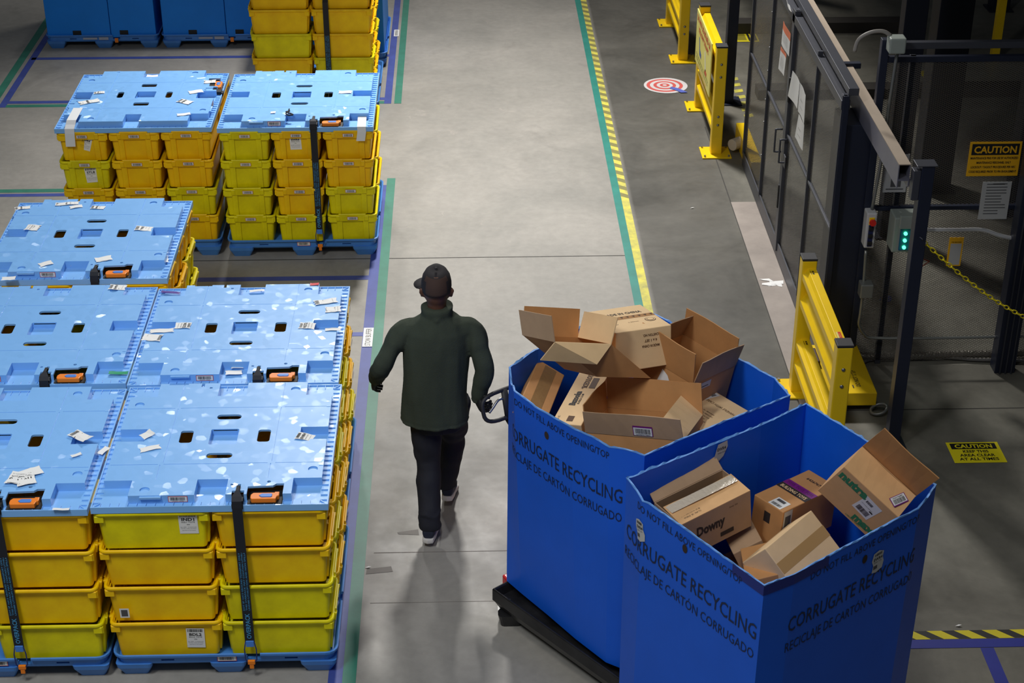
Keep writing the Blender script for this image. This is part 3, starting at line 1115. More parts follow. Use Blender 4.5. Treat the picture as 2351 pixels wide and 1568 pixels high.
def lid_sticker(lid, cx, cy, L_, Wd, rot, text=None, z=ZL + .052, curl=0.0, kind=0, seed=0, col=None):
    """white torn label lying on a lid; pixel centre, length, width, heading"""
    p = atz(cx, cy, z)
    a = math.radians(rot)
    U = Vector((math.cos(a), math.sin(a), 0))
    V = Vector((-math.sin(a), math.cos(a), 0))
    rnd = random.Random(seed * 31 + int(cx))
    # torn outline
    pts = []
    for (u0, v0), (u1, v1) in zip(((-L_ / 2, -Wd / 2), (L_ / 2, -Wd / 2), (L_ / 2, Wd / 2), (-L_ / 2, Wd / 2)), ((L_ / 2, -Wd / 2), (L_ / 2, Wd / 2), (-L_ / 2, Wd / 2), (-L_ / 2, -Wd / 2))):
        n = 5
        for k in range(n):
            t = k / n
            j = rnd.uniform(-.10, .06) * Wd if k else 0
            u, v = u0 + (u1 - u0) * t, v0 + (v1 - v0) * t
            s = 1 - abs(j) / Wd * 1.6
            pts.append((u * s, v * s))
    it = [('p', pts, 0, 0)]
    if text is not None:
        it += barcode(-L_ * .44, -Wd * .35, -L_ * .28, Wd * .35, 1, 1, seed, 6)
        V_, F_, W_ = text_geo(text if text else 'EWR4', .02)
    fn = plane_fn(p, U, V, Vector((0, 0, 1)))

    def fc(u, v, h):
        q = fn(u, v, h)
        q.z += curl * max(0, (u / L_ + .1)) ** 2 * 2 + .002 * math.sin(u * 60 + seed) + .0022
        return q
    mats_ = [col or WHITE, BLACK, INK2]
    if text is not None:
        # lettering runs across the label
        def rot90(u, v, h):
            return fc(-v, u, h)
        bm_items = it
        o = decal('label_sticker', bm_items, fc, mats_)
        o2 = decal('label_lettering', [('t', text, 0, L_ * .0 + .002, Wd * .24, Wd * .8, 'c', 0, 1, .03), ('t', text + ' TOTE', 0, -L_ * .14, Wd * .10, Wd * .7, 'c', 0, 1, 0), ('t', 'for internal transfer only', 0, -L_ * .30, Wd * .06, Wd * .75, 'c', 1, 1, 0)],
                   lambda u, v, h: fc(-v, u, h), [BLACK, INK2])
    else:
        o = decal('label_sticker', it, fc, mats_)
        o2 = None
    inv = Matrix.LocRotScale(lid.location, lid.rotation_euler, None).inverted()
    o.data.transform(inv)
    o.parent = lid
    if o2:
        o2.data.transform(inv)
        o2.parent = o
    return o


S = lid_sticker
GREEN_S = mat('green_sticker', (30, 150, 100), .5)
RED_S = mat('red_sticker', (206, 40, 50), .5)
PUR_S = mat('purple_sticker', (72, 40, 140), .5)
# A
S(lidA, 345, 1030, .115, .045, 20, None, seed=1)
S(lidA, 338, 1000, .07, .06, 40, None, curl=.02, seed=2)
S(lidA, 700, 1003, .10, .07, -15, 'EWR4', curl=-.01, seed=3)
# B
S(lidB, 185, 1003, .14, .075, -40, 'EWR4', curl=.012, seed=4)
S(lidB, 175, 1045, .06, .025, 30, None, seed=5)
S(lidB, 40, 1098, .12, .10, 80, 'SDF8', seed=6)
S(lidB, 58, 1098, .14, .10, 110, 'TNV1', seed=7)
S(lidB, 70, 1085, .12, .08, 30, None, seed=8)
S(lidB, 238, 1035, .085, .04, 65, None, z=ZL + .01, seed=9)
S(lidB, 140, 1170, .09, .02, 0, None, z=ZL + .01, seed=10)
# C
S(lidC, 748, 693, .15, .065, 15, 'RIC2', seed=11)
S(lidC, 765, 711, .10, .075, 5, 'EWR4', seed=12)
S(lidC, 705, 748, .10, .08, -5, 'VGT2', curl=-.008, seed=13)
S(lidC, 765, 757, .10, .035, 0, None, seed=14)
S(lidC, 420, 748, .10, .075, 178, 'VGT2', seed=15)
S(lidC, 372, 760, .15, .05, 5, None, seed=16)
S(lidC, 350, 776, .12, .085, 172, 'EWR4', seed=17)
S(lidC, 722, 653, .06, .035, 0, None, seed=18, col=RED_S)
S(lidC, 392, 672, .13, .03, -12, None, seed=19, col=PUR_S, z=ZL + .012)
S(lidC, 590, 668, .10, .03, 8, None, seed=20, z=ZL + .012)
S(lidC, 545, 842, .075, .05, 5, None, seed=21, z=ZL + .01)
S(lidC, 537, 856, .10, .05, 5, None, seed=22, z=ZL + .01)
# D
S(lidD, 270, 660, .11, .07, -5, 'EWR4', curl=-.006, seed=23)
o = S(lidD, 272, 857, .115, .035, 178, None, seed=24, col=GREEN_S, z=ZL + .010)
# E
S(lidE, 75, 523, .10, .09, 170, 'EWR4', curl=-.004, seed=25)
S(lidE, 155, 468, .17, .05, 8, 'LGB5', seed=26)
S(lidE, 175, 475, .09, .05, 20, None, seed=27)
S(lidE, 225, 477, .10, .05, -5, 'MKE1', seed=28)
S(lidE, 330, 525, .12, .07, -5, 'TPA2', curl=-.01, seed=29)
S(lidE, 178, 600, .13, .11, 110, 'MKE1', seed=30, z=ZL + .012)
S(lidE, 238, 595, .11, .07, 20, None, seed=31)
S(lidE, 105, 606, .09, .06, 30, None, seed=32)
S(lidE, 368, 597, .11, .09, 10, None, seed=33, z=ZL + .012)
S(lidE, 52, 478, .11, .05, 15, 'FWA4', seed=34)
S(lidE, 20, 640, .09, .05, 10, None, seed=35)
# F
S(lidF, 350, 175, .10, .05, 0, None, seed=36, z=ZL + .012)
S(lidF, 482, 188, .10, .07, 5, 'IND9', seed=37)
S(lidF, 450, 211, .12, .07, 20, None, seed=38)
S(lidF, 228, 213, .09, .05, 10, 'TUL', seed=39)
S(lidF, 205, 234, .17, .08, 25, 'EWR4', seed=40)
S(lidF, 425, 234, .13, .08, -30, 'ABE4', seed=41)
S(lidF, 315, 258, .11, .10, 85, 'MTN1', seed=42, z=ZL + .012)
S(lidF, 422, 263, .11, .05, 15, None, seed=43)
# G
S(lidG, 793, 212, .11, .06, 0, None, seed=44)
S(lidG, 627, 259, .04, .04, 0, None, seed=45)


def paper_strip(name, pts, wd, label):
    bm = bmesh.new()
    rows = []
    for i, p in enumerate(pts):
        p = Vector(p)
        rows.append([p + Vector((-wd / 2, 0, 0)), p + Vector((wd / 2, 0, 0)), p + Vector((wd / 2, .001, .001)), p + Vector((-wd / 2, .001, .001))])
    loft(bm, rows)
    return tag(obj(name, bm, mat('strip_paper', (226, 228, 230), .5)), label, 'paper strip', 'white paper strips hanging over lid edges')


a = atz(176, 248, ZL + .056)
paper_strip('paper_strip', [(a.x + .012, a.y, ZL + .056), (a.x + .01, FY + .06, ZL + .056), (a.x + .005, FY + .03, ZL + .03), (a.x, FY - .004, ZL + .008), (a.x, FY - .012, ZL - .03), (a.x - .004, FY - .016, aty(165, 335, FY).z)], .075, 'white paper strip over the left front of the upper left lid')
a = atz(833, 240, ZL + .056)
paper_strip('paper_strip', [(a.x, a.y, ZL + .030), (a.x + .004, FY + .08, ZL + .02), (a.x + .005, GY - .002, ZL + .010), (a.x + .006, GY - .012, ZL - .03), (a.x - .006, GY - .016, aty(826, 322, GY).z)], .068, 'white paper strip hanging at the right front of the upper centre lid')
# a loose knot of dark strapping on lid G
bm = bmesh.new()
p = atz(663, 262, ZL + .055)
tube(bm, smoothpath([p + Vector(v) for v in ((.0, .06, .02), (-.005, .03, .012), (-.02, 0, .02), (.02, -.02, .012), (.035, -.03, .006), (.0, -.04, .006), (-.02, -.01, .012), (.01, .01, .025))], 4), (.006), 5)
tag(obj('strap_scrap', bm, STRAPB), 'small knot of dark strapping lying on the upper centre lid', 'strap scrap')

# ================================================================ far blue containers
CONT = mat('container_blue', (26, 134, 236), .45, vary=.06, vscale=3, spec=0.3)


def container(x, y, label, seam=.5, wide=1.21):
    r = thing('blue_container', label, 'container', (x, y, 0), 0, 'closed blue bulk containers at the far left')
    bm = bmesh.new()
    box(bm, .025, wide * .575, .03, 1.19, .12, 1.15)
    obj('sleeve', bm, CONT, r, bevel=.004)
    bm = bmesh.new()
    box(bm, wide * .58, wide - .03, .03, 1.19, .12, 1.15)
    obj('sleeve', bm, CONT, r, bevel=.004)
    for px_ in (.34, .84):
        bm = bmesh.new()
        box(bm, px_ - .045, px_ + .045, .024, .034, .145, .20)
        obj('vent', bm, BLACK, r, bevel=.004)
    for s in PAL[:-1]:
        c = s.copy()
        COL.objects.link(c)
        c.parent = r
        c.scale = (wide / LW, 1, 1)
    decal('barcode_label', [('r', 0, 0, .15, .022, 0, 0), ('r', .17, -.005, .27, .026, 0, 0)], plane_fn((.40, .012, .105), (1, 0, 0), (0, 0, 1), Vector((0, -1, 0))), [mat('dull_label', (170, 176, 190), .6)], r)
    bm = bmesh.new()
    box(bm, .74, .775, -.005, .01, .075, .12)
    obj('clip', bm, ORANGE, r)
    return r


container(-4.50, 17.60, 'blue bulk container, leftmost at the top of the photo')
container(-3.265, 17.59, 'blue bulk container between the leftmost one and the far yellow stack')
container(-2.03, 16.95, 'blue bulk container mostly hidden behind the far yellow stack')

# ================================================================ RECYCLING BINS


def poly_len(P):
    L = [0]
    for a, b_ in zip(P, P[1:]):
        L.append(L[-1] + math.hypot(b_[0] - a[0], b_[1] - a[1]))
    return L


def make_bin(name, label, top, bot, z0, z1, dips, torn_seed, holes, texts):
    """top, bot: lists of (x, y) around the bin, same length; outer face"""
    r = thing(name, label, 'recycling bin', (0, 0, 0), 0, 'blue corrugated plastic recycling bins')
    rnd = random.Random(torn_seed)
    n = len(top)
    rings_t, rings_b, ss = [], [], []
    s = 0
    for i in range(n):
        a, b_ = Vector(top[i]), Vector(top[(i + 1) % n])
        c, d = Vector(bot[i]), Vector(bot[(i + 1) % n])
        L_ = (b_ - a).length
        k = max(2, int(L_ / .022))
        for j in range(k):
            t = j / k
            rings_t.append(a.lerp(b_, t))
            rings_b.append(c.lerp(d, t))
            ss.append(s + L_ * t)
        s += L_
    N_ = len(rings_t)
    zt = [z1 + rnd.uniform(-.003, .002) * (1 if rnd.random() < .4 else 0) + .006 * noise.noise((ss[i] * 9, torn_seed, 0)) + sum(-dp * math.exp(-((ss[i] - c) / w_) ** 2) for c, w_, dp in dips) for i in range(N_)]
    lev = [0, .15, .3, .45, .6, .75, .9, 1.0]
    bm = bmesh.new()
    rows = []
    for l in lev:
        row = []
        for i in range(N_):
            p = rings_b[i].lerp(rings_t[i], l)
            z = z0 + (zt[i] - z0) * l
            row.append(bm.verts.new((p.x, p.y, z)))
        rows.append(row)
    for a, b_ in zip(rows, rows[1:]):
        for i in range(N_):
            j = (i + 1) % N_
            bm.faces.new((a[i], a[j], b_[j], b_[i]))
    o = obj('bin_wall', bm, [BINM, BINE], r)
    md = o.modifiers.new('s', 'SOLIDIFY')
    md.thickness = .009
    md.offset = 1 if False else -1
    md.material_offset_rim = 1
    # frayed lip
    bm = bmesh.new()
    A, B, C_ = [], [], []
    for i in range(N_ + 1):
        k = i % N_
        p = Vector((rings_t[k].x, rings_t[k].y, zt[k]))
        d = Vector((rings_t[(k + 1) % N_].x - rings_t[k].x, rings_t[(k + 1) % N_].y - rings_t[k].y, 0)).normalized()
        nrm = Vector((d.y, -d.x, 0))
        h = rnd.choice((.0, .0, .002, .004, .008))
        A.append(bm.verts.new(p + nrm * .0012 - Vector((0, 0, .003))))
        B.append(bm.verts.new(p + nrm * rnd.uniform(-.003, .003) + Vector((0, 0, h + .0006))))
        C_.append(bm.verts.new(p - nrm * .0095 - Vector((0, 0, .001))))
    for i in range(N_):
        bm.faces.new((A[i], A[i + 1], B[i + 1], B[i]))
        bm.faces.new((B[i], B[i + 1], C_[i + 1], C_[i]))
    obj('frayed_edge', bm, BINE, r)
    Lc = poly_len(list(top) + [top[0]])

    def at_s(s_, z):
        s_ = max(0, min(s_, Lc[-1] - 1e-6))
        for i in range(n):
            if s_ <= Lc[i + 1]:
                t = (s_ - Lc[i]) / (Lc[i + 1] - Lc[i])
                f = (z - z0) / (z1 - z0)
                a = Vector(bot[i]).lerp(Vector(top[i]), f)
                b_ = Vector(bot[(i + 1) % n]).lerp(Vector(top[(i + 1) % n]), f)
                p = a.lerp(b_, t)
                d = b_ - a
                nn = Vector((d.y, -d.x)).normalized()
                return p, nn
    r['z'] = 0
    del r['z']

    def fn(u, v, h):
        p, nn = at_s(u, v)
        return Vector((p.x + nn.x * (h + .0015), p.y + nn.y * (h + .0015), v))
    its = [('t', s_, u, v, cap, wd, 'l', 0, 1, b_) for s_, u, v, cap, wd, b_ in texts]
    for one in its:
        decal('wall_lettering', [one], fn, [BINP], r)
    hm = mat('hand_hole_dark', (52, 38, 34), .8)
    decal('hand_hole', [('p', [(u + .017 * math.cos(a_ * math.pi / 8), v + .024 * math.sin(a_ * math.pi / 8)) for a_ in range(16)], 0, 1) for u, v in holes], fn, [hm], r)
    return r, fn


# outlines (counter-clockwise seen from above, outer face to the right of travel)
FT = [(.205, 7.85), (.224, 7.60), (.352, 7.42), (.50, 7.23), (.68, 7.06), (.845, 6.963), (1.233, 7.234), (1.654, 7.508), (1.605, 7.689), (1.447, 7.902), (1.05, 8.42), (.90, 8.50), (.595, 8.264), (.361, 8.043)]
FB = [(.19, 7.80), (.27, 7.68), (.41, 7.48), (.55, 7.27), (.70, 7.07), (.835, 6.98), (1.24, 7.25), (1.62, 7.52), (1.59, 7.68), (1.44, 7.88), (1.04, 8.36), (.92, 8.42), (.61, 8.22), (.37, 8.02)]
T1, T2, T3 = 'DO NOT FILL ABOVE OPENING/TOP', 'CORRUGATE RECYCLING', 'RECICLAJE DE CARTÓN CORRUGADO'
# split writing into one mesh per wall, wrapped along it
binF, fnF = make_bin('recycling_bin', 'far blue corrugate recycling bin heaped with open cardboard boxes', FT, FB, .222, 1.60,
                     [(.10, .06, .05), (.45, .12, .012), (.95, .05, .012)], 3, [(.52, 1.455)],
                     [(T1, .255, 1.515, .042, .705, .0), (T2, .165, 1.275, .085, .875, .004), (T3, .145, 1.16, .056, .895, .0)])
RT = [(.738, 6.767), (.798, 6.588), (1.264, 5.906), (1.411, 5.987), (2.078, 6.48), (2.206, 6.669), (1.892, 7.174), (1.72, 7.432), (1.452, 7.228), (1.08, 6.985)]
RB = [(.745, 6.79), (.80, 6.62), (1.262, 5.94), (1.40, 6.01), (2.06, 6.50), (2.20, 6.69), (1.90, 7.18), (1.73, 7.42), (1.46, 7.22), (1.09, 6.98)]
Lf = poly_len(RT)
binN, fnN = make_bin('recycling_bin', 'near blue corrugate recycling bin at the bottom right with closed boxes', RT, RB, .222, 1.60,
                     [(.19, .03, .010), (2.1, .1, .012), (1.2, .05, .006)], 5, [(Lf[1] + .312, 1.495), (Lf[3] + .477, 1.463)],
                     [(T1, .145, 1.52, .042, .735, 0), (T2, .03, 1.282, .085, .965, .004), (T3, .02, 1.168, .056, .97, 0),
                      (T1, Lf[3] + .11, 1.515, .042, .74, 0), (T2, Lf[3] - .005, 1.272, .085, .87, .004), (T3, Lf[3] - .01, 1.158, .056, .885, 0)])
o = decal('blue_tape', [('r', Lf[2] - .20, 1.545, Lf[2], 1.601, 0, 1), ('r', Lf[2], 1.545, Lf[3], 1.601, 0, 1), ('r', Lf[3], 1.545, Lf[3] + .22, 1.601, 0, 1)], fnN, [BTAPE], binN)


def wall_sticker(fn, u, v, s, rot, parent, seed=0):
    def f2(a, b_, h):
        x = a * math.cos(rot) - b_ * math.sin(rot)
        y = a * math.sin(rot) + b_ * math.cos(rot)
        return fn(u + x, v + y, h + .0012)
    it = [('p', [(0, 0), (.03 * s, -.008 * s), (.07 * s, .004 * s), (.078 * s, .04 * s), (.068 * s, .07 * s), (.074 * s, .1 * s), (.04 * s, .118 * s), (.004 * s, .11 * s), (-.006 * s, .07 * s), (.006 * s, .04 * s)], 0, 1)]
    it += barcode(.012 * s, .09 * s, .062 * s, .104 * s, 1, 2, seed, 10)
    it += [('t', 'EWR4', .036 * s, .064 * s, .017 * s, .058 * s, 'c', 1, 2, .02), ('t', 'EWR4 TOTE', .036 * s, .05 * s, .007 * s, .05 * s, 'c', 2, 2, 0), ('r', .008 * s, .016 * s, .034 * s, .036 * s, 2, 2)]
    return decal('label_sticker', it, f2, [mat('dull_paper', (196, 196, 194), .6), BLACK, INK2], parent)


wall_sticker(fnN, .16, 1.352, .95, .25, binN, 1)
wall_sticker(fnN, Lf[3] + .54, 1.352, 1.0, .05, binN, 2)
# sticker on the inside of the near bin's back wall, seen from the camera
pI = Vector((1.195, 7.05, 1.535))
dI = (Vector((1.452, 7.228)) - Vector((1.08, 6.985))).normalized()
it = [('p', [(0, .01), (.03, -.02), (.06, 0), (.085, .05), (.08, .085), (.02, .08)], 0, 1), ('t', 'EWR4', .045, .04, .018, .055, 'c', 1, 2, .02), ('t', 'EWR4 TOTE', .047, .022, .007, .05, 'c', 1, 2, 0)]
decal('label_sticker', it, plane_fn(Vector((1.20, 7.045, 1.515)), (dI.x, dI.y, 0), (0, 0, 1), Vector((dI.y, -dI.x, 0))), [MATS['dull_paper'], BLACK], binN)

# pallets under the bins, black
BP = mat('black_pallet_plastic', (36, 36, 38), .35, vary=.3, vscale=6, rgb2=(18, 18, 20), bump=.1, bscale=12)


def bin_pallet(poly, label):
    r = thing('black_pallet', label, 'pallet', (0, 0, 0))
    c = Vector((sum(p[0] for p in poly) / 4, sum(p[1] for p in poly) / 4))
    R = lambda k, z: [((p[0] - c.x) * k + c.x, (p[1] - c.y) * k + c.y, z) for p in poly]
    bm = bmesh.new()
    loft(bm, [R(.90, .06), R(.93, .065), R(.985, .13), R(1.0, .14), R(1.0, .215), R(.985, .22), R(.97, .21), R(.94, .16)])
    obj('deck', bm, BP, r, bevel=.012, seg=3)
    for i in range(4):
        q = Vector(poly[i]).lerp(c, .14)
        bm = bmesh.new()
        loft(bm, [[(x + q.x, y + q.y, z) for x, y in rr(w_, w_, .02, 2)] for w_, z in ((.12, .0), (.15, .08))])
        obj('foot', bm, BP, r)
    return r


u_ = Vector((.635, -.772)).normalized()
v_ = Vector((.772, .635)).normalized()
A0 = Vector((.105, 7.735))
poly = [A0, A0 + u_ * 1.08, A0 + u_ * 1.08 + v_ * 1.10, A0 + v_ * 1.10]
bin_pallet([(p.x, p.y) for p in poly], 'black plastic pallet whose lip shows under the far recycling bin')
A1 = Vector((.73, 6.66))
u2 = Vector((.564, -.826)).normalized()
v2 = Vector((.826, .564)).normalized()
A1 = Vector((.72, 6.72))
poly = [A1, A1 + u2 * .98, A1 + u2 * .98 + v2 * 1.2, A1 + v2 * 1.2]
poly = [(p.x + .02, p.y + .05) for p in poly]
bin_pallet(poly, 'black plastic pallet hidden under the near recycling bin')

# pallet jack
pj = thing('pallet_jack', 'red pallet jack with black loop handle held by the man', 'pallet jack', (0, 0, 0))
REDP = mat('jack_red', (196, 34, 40), .35)
ax = Vector((.564, -.826, 0)).normalized()
sd = Vector((.826, .564, 0)).normalized()
Cb = Vector((.55, 8.47, 0))
bm = bmesh.new()
Mx = Matrix(((sd.x, ax.x, 0, Cb.x), (sd.y, ax.y, 0, Cb.y), (0, 0, 1, 0), (0, 0, 0, 1)))
box(bm, -.20, .24, -.22, -.07, .05, .28, 0, Mx)
box(bm, -.12, .12, -.24, -.04, .28, .42, 0, Mx)
obj('jack_body', bm, REDP, pj, bevel=.02, seg=3)
for s in (-1, 1):
    bm = bmesh.new()
    box(bm, s * .19 - .075, s * .19 + .075, -.02, 2.0, .045, .065, 0, Mx)
    obj('fork', bm, REDP, pj, bevel=.005)
wl = bmesh.new()
tube(wl, [Cb + sd * -.06 - ax * .14 + Vector((0, 0, .05)), Cb + sd * .06 - ax * .14 + Vector((0, 0, .05))], .05, 18)
obj('wheel', wl, CAP_B, pj)
bm = bmesh.new()
p = atz(1156, 1330, .12)
Mr = Matrix.Translation((p.x + .035, p.y + .01, 0)) @ Matrix.Rotation(.45, 4, 'Z')
vs = box(bm, -.035, .09, -.03, .03, .07, .14, 0, Mr)
obj('corner_guard', bm, REDP, pj, bevel=.012)
HC = aty(1163, 925, 8.60)
sh = Cb - ax * .12 + Vector((0, 0, .36))
bm = bmesh.new()
tube(bm, [sh, HC - Vector((0, 0, .09))], [(.03, .022), (.022, .016)], 12, ref=tuple(sd))
obj('shaft', bm, CAP_B, pj, smooth=True)
dirn = (HC - sh).normalized()
upv = (dirn - sd * dirn.dot(sd)).normalized()
loop = []
for a_ in range(28):
    t_a = 2 * math.pi * a_ / 28
    ca, sa = math.cos(t_a), math.sin(t_a)
    loop.append(HC + sd * (.17 * abs(ca) ** .55 * (1 if ca > 0 else -1)) + upv * (.085 * abs(sa) ** .6 * (1 if sa > 0 else -1)))
loop.append(loop[0])
bm = bmesh.new()
tube(bm, loop, .0125, 10, ref=tuple(ax))
obj('handle', bm, CAP_B, pj, smooth=True)
bm = bmesh.new()
tube(bm, [HC - upv * .09, HC + upv * .09], [(.028, .018), (.022, .014)], 12, ref=tuple(sd))
obj('handle_column', bm, CAP_B, pj, smooth=True)
bm = bmesh.new()
tube(bm, smoothpath([HC + sd * .0 + upv * .03, HC - sd * .05 + upv * .035, HC - sd * .10 + upv * .0, HC - sd * .13 - upv * .02], 4), .008, 8)
obj('lever', bm, STEEL, pj, smooth=True)

# ================================================================ CARDBOARD BOXES
BOXD = {}
BOXD['b1'] = {'t': [0.495, 7.598, 1.899], 'R': [[0.8503, -0.5161, 0.1032], [0.4373, 0.8018, 0.4074], [-0.293, -0.3013, 0.9074]], 's': [0.348, 0.297, 0.35], 'f': {'F': [0.157, 3.923], 'L': [0.134, 0.273], 'R': [0.141, 0.19]}}
BOXD['b2'] = {'t': [0.84, 7.911, 1.849], 'R': [[0.9461, -0.3233, -0.0214], [0.3219, 0.9303, 0.1756], [-0.0368, -0.173, 0.9842]], 's': [0.318, 0.39, 0.3], 'f': {}}
BOXD['b4'] = {'t': [1.164, 7.875, 1.619], 'R': [[0.697, 0.6937, 0.1817], [-0.7022, 0.7116, -0.0231], [-0.1453, -0.1115, 0.9831]], 's': [0.366, 0.378, 0.3], 'f': {'B': [0.181, -0.186], 'F': [0.207, 0.251], 'L': [0.169, -0.379], 'R': [0.142, 0.102]}}
BOXD['b5'] = {'t': [0.387, 7.799, 1.499], 'R': [[0.8475, 0.2554, 0.4653], [-0.213, 0.9666, -0.1427], [-0.4862, 0.0219, 0.8736]], 's': [0.167, 0.426, 0.25], 'f': {}}
BOXD['b6'] = {'t': [0.591, 7.722, 1.497], 'R': [[0.9072, 0.3817, -0.1768], [-0.3999, 0.9129, -0.0812], [0.1304, 0.1444, 0.9809]], 's': [0.167, 0.517, 0.079], 'f': {}}
BOXD['b7'] = {'t': [0.881, 7.329, 1.553], 'R': [[0.915, 0.3979, -0.0662], [-0.3828, 0.9083, 0.1685], [0.1272, -0.1289, 0.9835]], 's': [0.515, 0.343, 0.3], 'f': {'B': [0.174, 0.063], 'F': [0.133, 0.232], 'R': [0.152, -0.873]}}
BOXD['b8'] = {'t': [1.229, 7.542, 1.503], 'R': [[0.6041, 0.7965, 0.0239], [-0.7967, 0.6044, -0.005], [-0.0185, -0.016, 0.9997]], 's': [0.373, 0.332, 0.25], 'f': {}}
BOXD['c1'] = {'t': [1.117, 6.819, 1.448], 'R': [[0.86, -0.5002, -0.1005], [0.495, 0.8658, -0.0736], [0.1238, 0.0136, 0.9922]], 's': [0.417, 0.219, 0.254], 'f': {'B': [0.095, 0.837], 'F': [0.149, -1.535]}}
BOXD['c2'] = {'t': [1.617, 7.005, 1.349], 'R': [[0.6052, 0.7948, 0.0452], [-0.7959, 0.6054, 0.0108], [-0.0188, -0.0426, 0.9989]], 's': [0.195, 0.399, 0.168], 'f': {}}
BOXD['c3'] = {'t': [1.942, 6.693, 1.605], 'R': [[0.7073, 0.6632, 0.2448], [-0.4665, 0.698, -0.5433], [-0.5312, 0.2701, 0.803]], 's': [0.343, 0.163, 0.442], 'f': {'B': [0.265, -0.118]}}
BOXD['c4'] = {'t': [1.556, 6.473, 1.377], 'R': [[0.5782, 0.7021, 0.4155], [-0.5027, 0.7077, -0.4964], [-0.6426, 0.0782, 0.7622]], 's': [0.234, 0.374, 0.25], 'f': {}}
BOXD['c5'] = {'t': [1.316, 6.764, 1.249], 'R': [[0.8943, -0.1202, -0.431], [0.1353, 0.9908, 0.0045], [0.4265, -0.0623, 0.9023]], 's': [0.155, 0.196, 0.2], 'f': {}}
BOXD['c6'] = {'t': [1.355, 6.492, 1.299], 'R': [[0.953, 0.052, -0.2985], [-0.0403, 0.9982, 0.0452], [0.3003, -0.0311, 0.9533]], 's': [0.159, 0.277, 0.2], 'f': {}}


PUSH = {'b7': 1.016, 'b5': 1.006, 'b6': 1.012, 'b8': 1.012, 'c4': 1.01, 'c6': 1.01, 'c5': 1.01}   # how far each box sits down inside its bin


def cardbox(key, m_, label, flaps=(), h=None, inner=None, group='cardboard boxes in the recycling bins', openb=None, thick=.005):
    d = BOXD[key]
    R = d['R']
    M = Matrix(((R[0][0], R[0][1], R[0][2], d['t'][0]), (R[1][0], R[1][1], R[1][2], d['t'][1]), (R[2][0], R[2][1], R[2][2], d['t'][2]), (0, 0, 0, 1)))
    k_ = PUSH.get(key, 1.0)
    M.translation = Vector((0, 0, CH)) + (M.translation - Vector((0, 0, CH))) * k_
    W_, D_, H_ = (v * k_ for v in d['s'])
    if h:
        H_ = h
    r = bpy.data.objects.new('cardboard_box', None)
    COL.objects.link(r)
    r.matrix_world = M
    tag(r, label, 'cardboard box', group)
    x, y = W_ / 2, D_ / 2
    t = thick
    bm = bmesh.new()
    if openb or flaps:
        box(bm, -x, x, -y, -y + t, -H_, 0)
        box(bm, -x, x, y - t, y, -H_, 0)
        box(bm, -x, -x + t, -y + t, y - t, -H_, 0)
        box(bm, x - t, x, -y + t, y - t, -H_, 0)
        box(bm, -x + t, x - t, -y + t, y - t, -H_, -H_ + t)
        obj('box_body', bm, m_, r)
    else:
        box(bm, -x, x, -y, y, -H_, 0)
        obj('box_body', bm, m_, r, bevel=.004)
    for f in flaps:
        k, l, a = f[:3]
        fm = f[3] if len(f) > 3 else m_
        s, c = math.sin(a), math.cos(a)
        bm = bmesh.new()
        hw = (x if k in 'FB' else y)
        # flap in local frame: hinge along X, rises along +Z, rotated outward
        if k == 'F':
            Mf = Matrix.Translation((0, -y, 0)) @ Matrix.Rotation(a, 4, 'X')
        elif k == 'B':
            Mf = Matrix.Translation((0, y, 0)) @ Matrix.Rotation(-a, 4, 'X')
        elif k == 'L':
            Mf = Matrix.Translation((-x, 0, 0)) @ Matrix.Rotation(math.pi / 2, 4, 'Z') @ Matrix.Rotation(-a, 4, 'X')
        else:
            Mf = Matrix.Translation((x, 0, 0)) @ Matrix.Rotation(math.pi / 2, 4, 'Z') @ Matrix.Rotation(a, 4, 'X')
        n_ = 6
        cols_ = []
        for i in range(n_ + 1):
            xx = -hw + 2 * hw * i / n_
            bow = .004 * math.sin(i / n_ * math.pi * 2 + l * 30)
            cols_.append([Mf @ Vector((xx, -t / 2, .001)), Mf @ Vector((xx, t / 2, .001)), Mf @ Vector((xx * .985, t / 2 + bow, l)), Mf @ Vector((xx * .985, -t / 2 + bow, l))])
        loft(bm, cols_)
        obj('flap', bm, fm, r)
    r['dims'] = 0
    del r['dims']
    return r, (W_, D_, H_)


def face_fn(dim, face, u0=0, v0=0, rot=0.0, off=.0008):
    """decal mapping on a box face, (u, v) from the face centre; face T(op) F(ront) R(ight)"""
    W_, D_, H_ = dim
    cr, sr = math.cos(rot), math.sin(rot)

    def f(u, v, h):
        a, b_ = u0 + u * cr - v * sr, v0 + u * sr + v * cr
        if face == 'T':
            return Vector((a, b_, off + h))
        if face == 'F':
            return Vector((a, -D_ / 2 - off - h, -H_ / 2 + b_))
        if face == 'R':
            return Vector((W_ / 2 + off + h, a, -H_ / 2 + b_))
    return f


def Fd(k, key):
    return tuple(BOXD[k]['f'][key])


b, dm = cardbox('b7', CARD2, 'wide open brown box mid far bin with purple edged barcode on its flap',
                [('F', *Fd('b7', 'F'), CARD4), ('B', *Fd('b7', 'B')), ('R', *Fd('b7', 'R'), CARD3), ('L', .15, .06)], h=.14)
l_, a_ = Fd('b7', 'F')
ff = lambda u, v, h: Vector((u, -dm[1] / 2, 0)) + Vector((0, -math.sin(a_), math.cos(a_))) * v + Vector((0, -math.cos(a_), -math.sin(a_))) * (h + .0045)
decal('barcode_label', [('r', -.0, .012, .105, .072, 2, 0), ('r', .004, .014, .101, .062, 0, 1)] + barcode(.012, .026, .093, .056, 1, 2, 4, 22) + [('t', 'csXPJ9GTRBG', .0525, .017, .006, .075, 'c', 1, 2, .02)], ff, [WHITE, BLACK, PURP], b)
d1 = BOXD['b1']
R1 = Matrix(d1['R'])
t1 = Vector(d1['t'])
Wc, Dc = d1['s'][0] / 2, d1['s'][1] / 2
